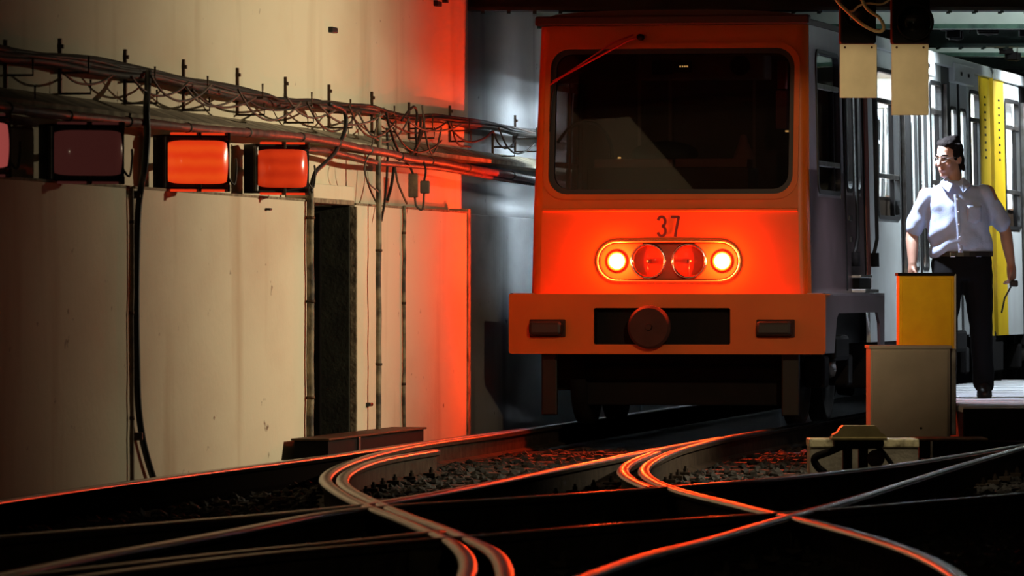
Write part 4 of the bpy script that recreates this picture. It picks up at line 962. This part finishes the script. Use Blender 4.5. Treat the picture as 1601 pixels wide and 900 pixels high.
# ------------------------------------------------------------------ the man
MX, MY, MZ = (1495 - 800.5) * 43.2 / F, 43.2, .207
man = empty('person', (MX, MY, MZ)); tag(man, 'man with glasses in pale blue short-sleeved shirt and black trousers walking', 'person')
def loft_into(bm, secs, seg=20):
    """secs: (center, rx, ry[, yaw]) horizontal ellipses"""
    rings = []
    for s_ in secs:
        c_, rx, ry = Vector(s_[0]), s_[1], s_[2]; yw = s_[3] if len(s_) > 3 else 0
        rings.append([bm.verts.new(c_ + Vector((math.cos(a) * rx * math.cos(yw) - math.sin(a) * ry * math.sin(yw), math.cos(a) * rx * math.sin(yw) + math.sin(a) * ry * math.cos(yw), 0))) for a in [2 * math.pi * k / seg for k in range(seg)]])
    for A, B in zip(rings, rings[1:]):
        for k in range(seg): bm.faces.new((A[k], A[(k + 1) % seg], B[(k + 1) % seg], B[k]))
    bm.faces.new(rings[0][::-1]); bm.faces.new(rings[-1])
def ell(bm, c_, rx, ry, rz, M=None):
    r = bmesh.ops.create_uvsphere(bm, u_segments=20, v_segments=12, radius=1)
    for v in r['verts']:
        p = Vector((v.co.x * rx, v.co.y * ry, v.co.z * rz)); v.co = (M @ p if M else p) + Vector(c_)
def limb(bm, pts, rs, seg=14):
    P = cat_rom(pts, 6); L0 = [Vector((r, 0, 0)) for r in rs]; RR = [v.x for v in cat_rom(L0, 6)]
    tube_into(bm, P, RR, seg); ell(bm, P[0], RR[0], RR[0], RR[0]); ell(bm, P[-1], RR[-1], RR[-1], RR[-1])
def fuse(nm, bm, vox, m, disp=None, iters=4):
    me = bpy.data.meshes.new(nm); bmesh.ops.recalc_face_normals(bm, faces=bm.faces); bm.to_mesh(me); bm.free()
    o = bpy.data.objects.new(nm, me); C.objects.link(o)
    md = o.modifiers.new('r', 'REMESH'); md.mode = 'VOXEL'; md.voxel_size = vox
    ms = o.modifiers.new('s', 'SMOOTH'); ms.factor = .5; ms.iterations = iters
    dg = bpy.context.evaluated_depsgraph_get(); dg.update()
    m2 = bpy.data.meshes.new_from_object(o.evaluated_get(dg)); bpy.data.objects.remove(o); bpy.data.meshes.remove(me)
    if disp:
        nrm = [v.normal.copy() for v in m2.vertices]
        for v, n_ in zip(m2.vertices, nrm): v.co = v.co + n_ * disp(v.co)
    m2.update()
    return link(nm, m2, m, man, True)
YAW = math.radians(-38)   # head turned towards the train
HC = Vector((-.055, -.02, 1.625))
HM = Matrix.Rotation(YAW, 3, 'Z') @ Matrix.Rotation(math.radians(6), 3, 'X')
def hp(x, y, z): return HC + HM @ Vector((x, y, z))     # head space: -y is forward
SL, EL, WL = Vector((-.205, .0, 1.37)), Vector((-.30, .0, 1.10)), Vector((-.305, -.10, .90))
SR, ER, WR = Vector((.21, .01, 1.39)), Vector((.335, .03, 1.13)), Vector((.372, -.03, .905))
HL, KL, AL = Vector((-.05, .0, .93)), Vector((-.075, -.13, .52)), Vector((-.06, .08, .10))
HR, KR, AR = Vector((.135, .0, .93)), Vector((.165, -.03, .50)), Vector((.19, .03, .09))
bm = bmesh.new()
# torso / legs under the clothes
loft_into(bm, [((.04, 0, .86), .15, .10), ((.035, 0, 1.0), .16, .10), ((.01, 0, 1.2), .17, .105), ((0, 0, 1.33), .18, .10), ((-.005, 0, 1.41), .10, .08), ((-.02, 0, 1.46), .062, .065), ((-.03, -.005, 1.53), .058, .062), ((-.045, -.01, 1.60), .055, .06)])
limb(bm, [HL, KL, AL], [.08, .055, .04]); limb(bm, [HR, KR, AR], [.08, .055, .04])
limb(bm, [SL, SL.lerp(EL, .5), EL, EL.lerp(WL, .35), WL], [.055, .05, .042, .042, .029]); limb(bm, [SR, SR.lerp(ER, .5), ER, ER.lerp(WR, .35), WR], [.055, .05, .042, .042, .029])
# head: skull, jaw, nose, brow, ears
ell(bm, hp(0, .015, .035), .076, .098, .105, HM); ell(bm, hp(0, -.02, -.05), .062, .072, .078, HM); ell(bm, hp(0, -.058, -.105), .034, .03, .028, HM)
ell(bm, hp(0, -.086, .022), .052, .018, .014, HM)
limb(bm, [hp(0, -.092, .012), hp(0, -.107, -.015), hp(0, -.118, -.036)], [.009, .011, .015], 8); ell(bm, hp(.012, -.102, -.038), .009, .011, .008, HM); ell(bm, hp(-.012, -.102, -.038), .009, .011, .008, HM)
ell(bm, hp(0, -.088, -.068), .026, .013, .007, HM); ell(bm, hp(0, -.086, -.080), .024, .013, .008, HM)
for sg in (-1, 1):
    ell(bm, hp(sg * .078, .02, -.01), .010, .022, .034, HM); ell(bm, hp(sg * .046, -.066, -.03), .024, .022, .022, HM)
# hands: palm, four fingers, thumb
def hand(wr, dirv, palm_n, thumb_side, curl):
    d = dirv.normalized(); n_ = (palm_n - d * palm_n.dot(d)).normalized(); s_ = d.cross(n_) * thumb_side
    limb(bm, [wr, wr + d * .04, wr + d * .085], [.028, .034, .032], 12)
    for k, (off, ln) in enumerate(((.030, .072), (.010, .082), (-.010, .076), (-.028, .060))):
        p0 = wr + d * .085 + s_ * off; pts = [p0 - d * .02]; dd = d.copy(); p = p0
        for j in range(3):
            a = curl * (j + 1) * .55; dd = d * math.cos(a) + n_ * math.sin(a); p = p + dd * ln * (.45, .32, .25)[j]; pts.append(p)
        limb(bm, pts, [.0105, .010, .009, .0075], 8)
    t0 = wr + d * .03 + s_ * .026; limb(bm, [t0, t0 + d * .025 + s_ * .022 + n_ * .01, t0 + d * .055 + s_ * .026 + n_ * .025, t0 + d * .078 + s_ * .02 + n_ * .034], [.013, .013, .011, .009], 8)
hand(WL, Vector((.02, -.12, -1)), Vector((1, 0, 0)), 1, .5)
hand(WR, Vector((.05, -.05, -1)), Vector((-1, -.2, 0)), -1, .9)
fuse('body', bm, .0065, m_skin, iters=3)
# eyes, glasses, mouth
for sg in (-1, 1):
    bm = bmesh.new(); ell(bm, hp(sg * .031, -.080, .004), .012, .010, .008, HM); from_bm('eye', bm, mat('eye_white', (.5, .48, .45), .3), man, True)
    bm = bmesh.new(); ell(bm, hp(sg * .031, -.089, .004), .005, .003, .005, HM); from_bm('iris', bm, m_black, man, True)
    bm = bmesh.new(); limb(bm, [hp(sg * .014, -.104, .024), hp(sg * .034, -.100, .029), hp(sg * .054, -.082, .022)], [.004, .005, .003], 6); from_bm('eyebrow', bm, m_hair, man, True)
bm = bmesh.new(); limb(bm, [hp(-.022, -.093, -.073), hp(0, -.101, -.074), hp(.022, -.093, -.073)], [.002, .003, .002], 6); from_bm('mouth', bm, mat('lip_line', (.16, .06, .05), .6), man, True)
gl = empty('glasses'); gl.parent = man
for sg in (-1, 1):
    pts = [hp(sg * (.034 + .025 * math.cos(a)), -.112 + .006 * abs(math.cos(a)), .0 + .018 * math.sin(a)) for a in [2 * math.pi * k / 20 for k in range(20)]]
    tube('rim', pts, .0018, m_steel, gl, 6, True)
    from_data('lens', pts, [tuple(range(20))], g_spec, gl)
    tube('temple', [hp(sg * .060, -.105, .006), hp(sg * .080, -.04, .008), hp(sg * .082, .02, .006)], .002, m_steel, gl, 6)
tube('bridge', [hp(-.010, -.112, .004), hp(0, -.116, .007), hp(.010, -.112, .004)], .002, m_steel, gl, 6)
# hair
bm = bmesh.new()
ell(bm, hp(0, .030, .050), .084, .100, .100, HM); ell(bm, hp(0, .070, -.02), .076, .06, .085, HM); ell(bm, hp(.01, -.03, .098), .056, .045, .036, HM)
for sg in (-1, 1): ell(bm, hp(sg * .074, .022, .035), .016, .045, .045, HM); ell(bm, hp(sg * .076, -.02, .01), .010, .014, .03, HM)
for k in range(26):
    a = k * 2.4; el_ = .25 + .9 * ((k * .618) % 1); p = hp(.080 * math.cos(a) * math.cos(el_), .035 + .095 * math.sin(a) * math.cos(el_), .055 + .092 * math.sin(el_)); ell(bm, p, .022, .022, .018)
for k in range(8):
    p = hp(-.07 + .02 * k, .105 - .01 * abs(k - 3.5), -.06 - .012 * (k % 2)); ell(bm, p, .016, .018, .026)
fuse('hair', bm, .007, m_hair, lambda c_: .004 * noise.noise(c_ * 40) + .002 * noise.noise(c_ * 90), 3)
# shirt
bm = bmesh.new()
loft_into(bm, [((.035, 0, .955), .200, .125), ((.03, 0, .99), .218, .140), ((.028, -.005, 1.04), .222, .145), ((.02, -.005, 1.12), .215, .142), ((.01, -.005, 1.22), .218, .138), ((.0, 0, 1.30), .212, .130), ((.0, .005, 1.37), .205, .116), ((-.002, .008, 1.415), .175, .10), ((-.006, .008, 1.445), .115, .088), ((-.012, .005, 1.47), .080, .078)], 28)
limb(bm, [SL + Vector((.02, 0, -.01)), SL.lerp(EL, .35), SL.lerp(EL, .80)], [.066, .060, .066])
limb(bm, [SR + Vector((-.02, 0, -.01)), SR.lerp(ER, .35), SR.lerp(ER, .80)], [.066, .060, .066])
def folds(c_):
    k = .0
    k += .013 * noise.noise(Vector((c_.x * 9 + c_.z * 7, c_.y * 6, c_.z * 11 - c_.x * 5)))
    k += .009 * math.sin(30 * (c_.z + .7 * abs(c_.x - .03)) + 4 * noise.noise(c_ * 5)) * max(0, min(1, (1.28 - c_.z) / .25))
    return k
sh = fuse('shirt', bm, .011, m_shirt, folds, 3)
fs_ = lambda x, z, o=.0: Vector((x, -.005 - .141 * math.sqrt(max(0, 1 - ((x - .015) / .235) ** 2)) + .004 - o, z))
bm = bmesh.new()   # collar: two pointed flaps
for sg in (-1, 1):
    V = [Vector((-.012 + sg * .075, .015, 1.475)), Vector((-.012 + sg * .055, -.055, 1.49)), Vector((-.014 + sg * .012, -.094, 1.45)), Vector((-.012 + sg * .05, -.135, 1.385)), Vector((-.012 + sg * .10, -.105, 1.43)), Vector((-.012 + sg * .10, -.03, 1.455))]
    for dz in (0, .006): pass
    v1 = [bm.verts.new(v) for v in V]; v2 = [bm.verts.new(v + Vector((0, -.007, .006))) for v in V]
    bm.faces.new(v1[::-1]); bm.faces.new(v2)
    for i in range(6): bm.faces.new((v1[i], v1[(i + 1) % 6], v2[(i + 1) % 6], v2[i]))
from_bm('collar', bm, m_shirt, sh)
V = []; Fc = []
for i in range(13):
    z = .98 + i * .033; xx = .02 - .03 * (i / 12)
    for dx in (-.016, .016): V.append(fs_(xx + dx, z, .010))
    for dx in (-.016, .016): V.append(fs_(xx + dx, z, -.02))
    if i:
        a = (i - 1) * 4; b = i * 4
        Fc += [(a, a + 1, b + 1, b), (a + 2, a, b, b + 2), (a + 1, a + 3, b + 3, b + 1)]
from_data('placket', V, Fc, m_shirt, sh, True)
for i in range(5): bm = bmesh.new(); ell(bm, fs_(.018 - .025 * i / 5, 1.0 + i * .085, .013), .006, .003, .006); from_bm('button', bm, mat('pale_button', (.7, .7, .72), .3), sh, True)
V = []; nx = 5
for j in range(6):
    for i in range(nx + 1): V.append(fs_(.065 + .10 * i / nx, 1.19 + .11 * j / 5 - (.012 if j == 0 and i in (2, 3) else 0), .008))
Fc = [(j * (nx + 1) + i, j * (nx + 1) + i + 1, (j + 1) * (nx + 1) + i + 1, (j + 1) * (nx + 1) + i) for j in range(5) for i in range(nx)]
pk = from_data('breast_pocket', V, Fc, m_shirt, sh, True); sd = pk.modifiers.new('t', 'SOLIDIFY'); sd.thickness = .02; sd.offset = -1
# trousers, belt, shoes
bm = bmesh.new()
loft_into(bm, [((.04, 0, .80), .19, .125), ((.04, 0, .88), .205, .135), ((.04, 0, .975), .198, .128)], 24)
limb(bm, [HL + Vector((-.01, 0, -.02)), HL.lerp(KL, .5), KL, KL.lerp(AL, .5), AL], [.112, .100, .080, .074, .070])
limb(bm, [HR + Vector((.0, 0, -.02)), HR.lerp(KR, .5), KR, KR.lerp(AR, .5), AR], [.112, .102, .082, .076, .074])
fuse('trousers', bm, .012, m_trouser, lambda c_: .006 * noise.noise(Vector((c_.x * 8, c_.y * 8, c_.z * 14))), 3)
bt = ring('belt', [(.04 + .212 * math.cos(a), .142 * math.sin(a)) for a in [2 * math.pi * k / 32 for k in range(32)]], [(.04 + .19 * math.cos(a), .12 * math.sin(a)) for a in [2 * math.pi * k / 32 for k in range(32)]], .955, .99, m_shoe, man, lambda v: Vector((v.x, v.z, v.y)))
box('buckle', -.055, -.015, -.152, -.136, .950, .985, m_chrome, bt, .005)
for a, yw in ((AL + Vector((0, 0, 0)), .1), (AR + Vector((0, 0, 0)), .0)):
    bm = bmesh.new(); b_ = Vector((a.x, a.y, 0)); dz = a.z - .09
    loft_into(bm, [(b_ + Vector((0, -.06, .0 + dz * .6)), .048, .135), (b_ + Vector((0, -.06, .022 + dz * .6)), .052, .140), (b_ + Vector((0, -.05, .05 + dz * .6)), .047, .122), (b_ + Vector((0, -.01, .085 + dz)), .042, .07), (b_ + Vector((0, .0, .11 + dz)), .042, .05)], 20)
    sh_ = from_bm('shoe', bm, m_shoe, man, True)
    bm = bmesh.new(); loft_into(bm, [(b_ + Vector((0, -.06, -.002 + dz * .6)), .050, .138), (b_ + Vector((0, -.06, .014 + dz * .6)), .053, .142)], 20); from_bm('sole', bm, m_black, sh_)
# the dark object carried in his left hand
hx = WR + Vector((.01, -.04, -.135)); e = empty('handset', (MX + hx.x, MY + hx.y, MZ + hx.z)); tag(e, 'small black handset held in the walking man\'s lowered hand', 'handset')
box('handset_body', -.022, .030, -.075, .05, -.022, .022, m_black, e, .01); tube('antenna', [(.0, .04, 0), (-.05, .09, -.10), (-.07, .10, -.2)], .006, m_black, e, 6)
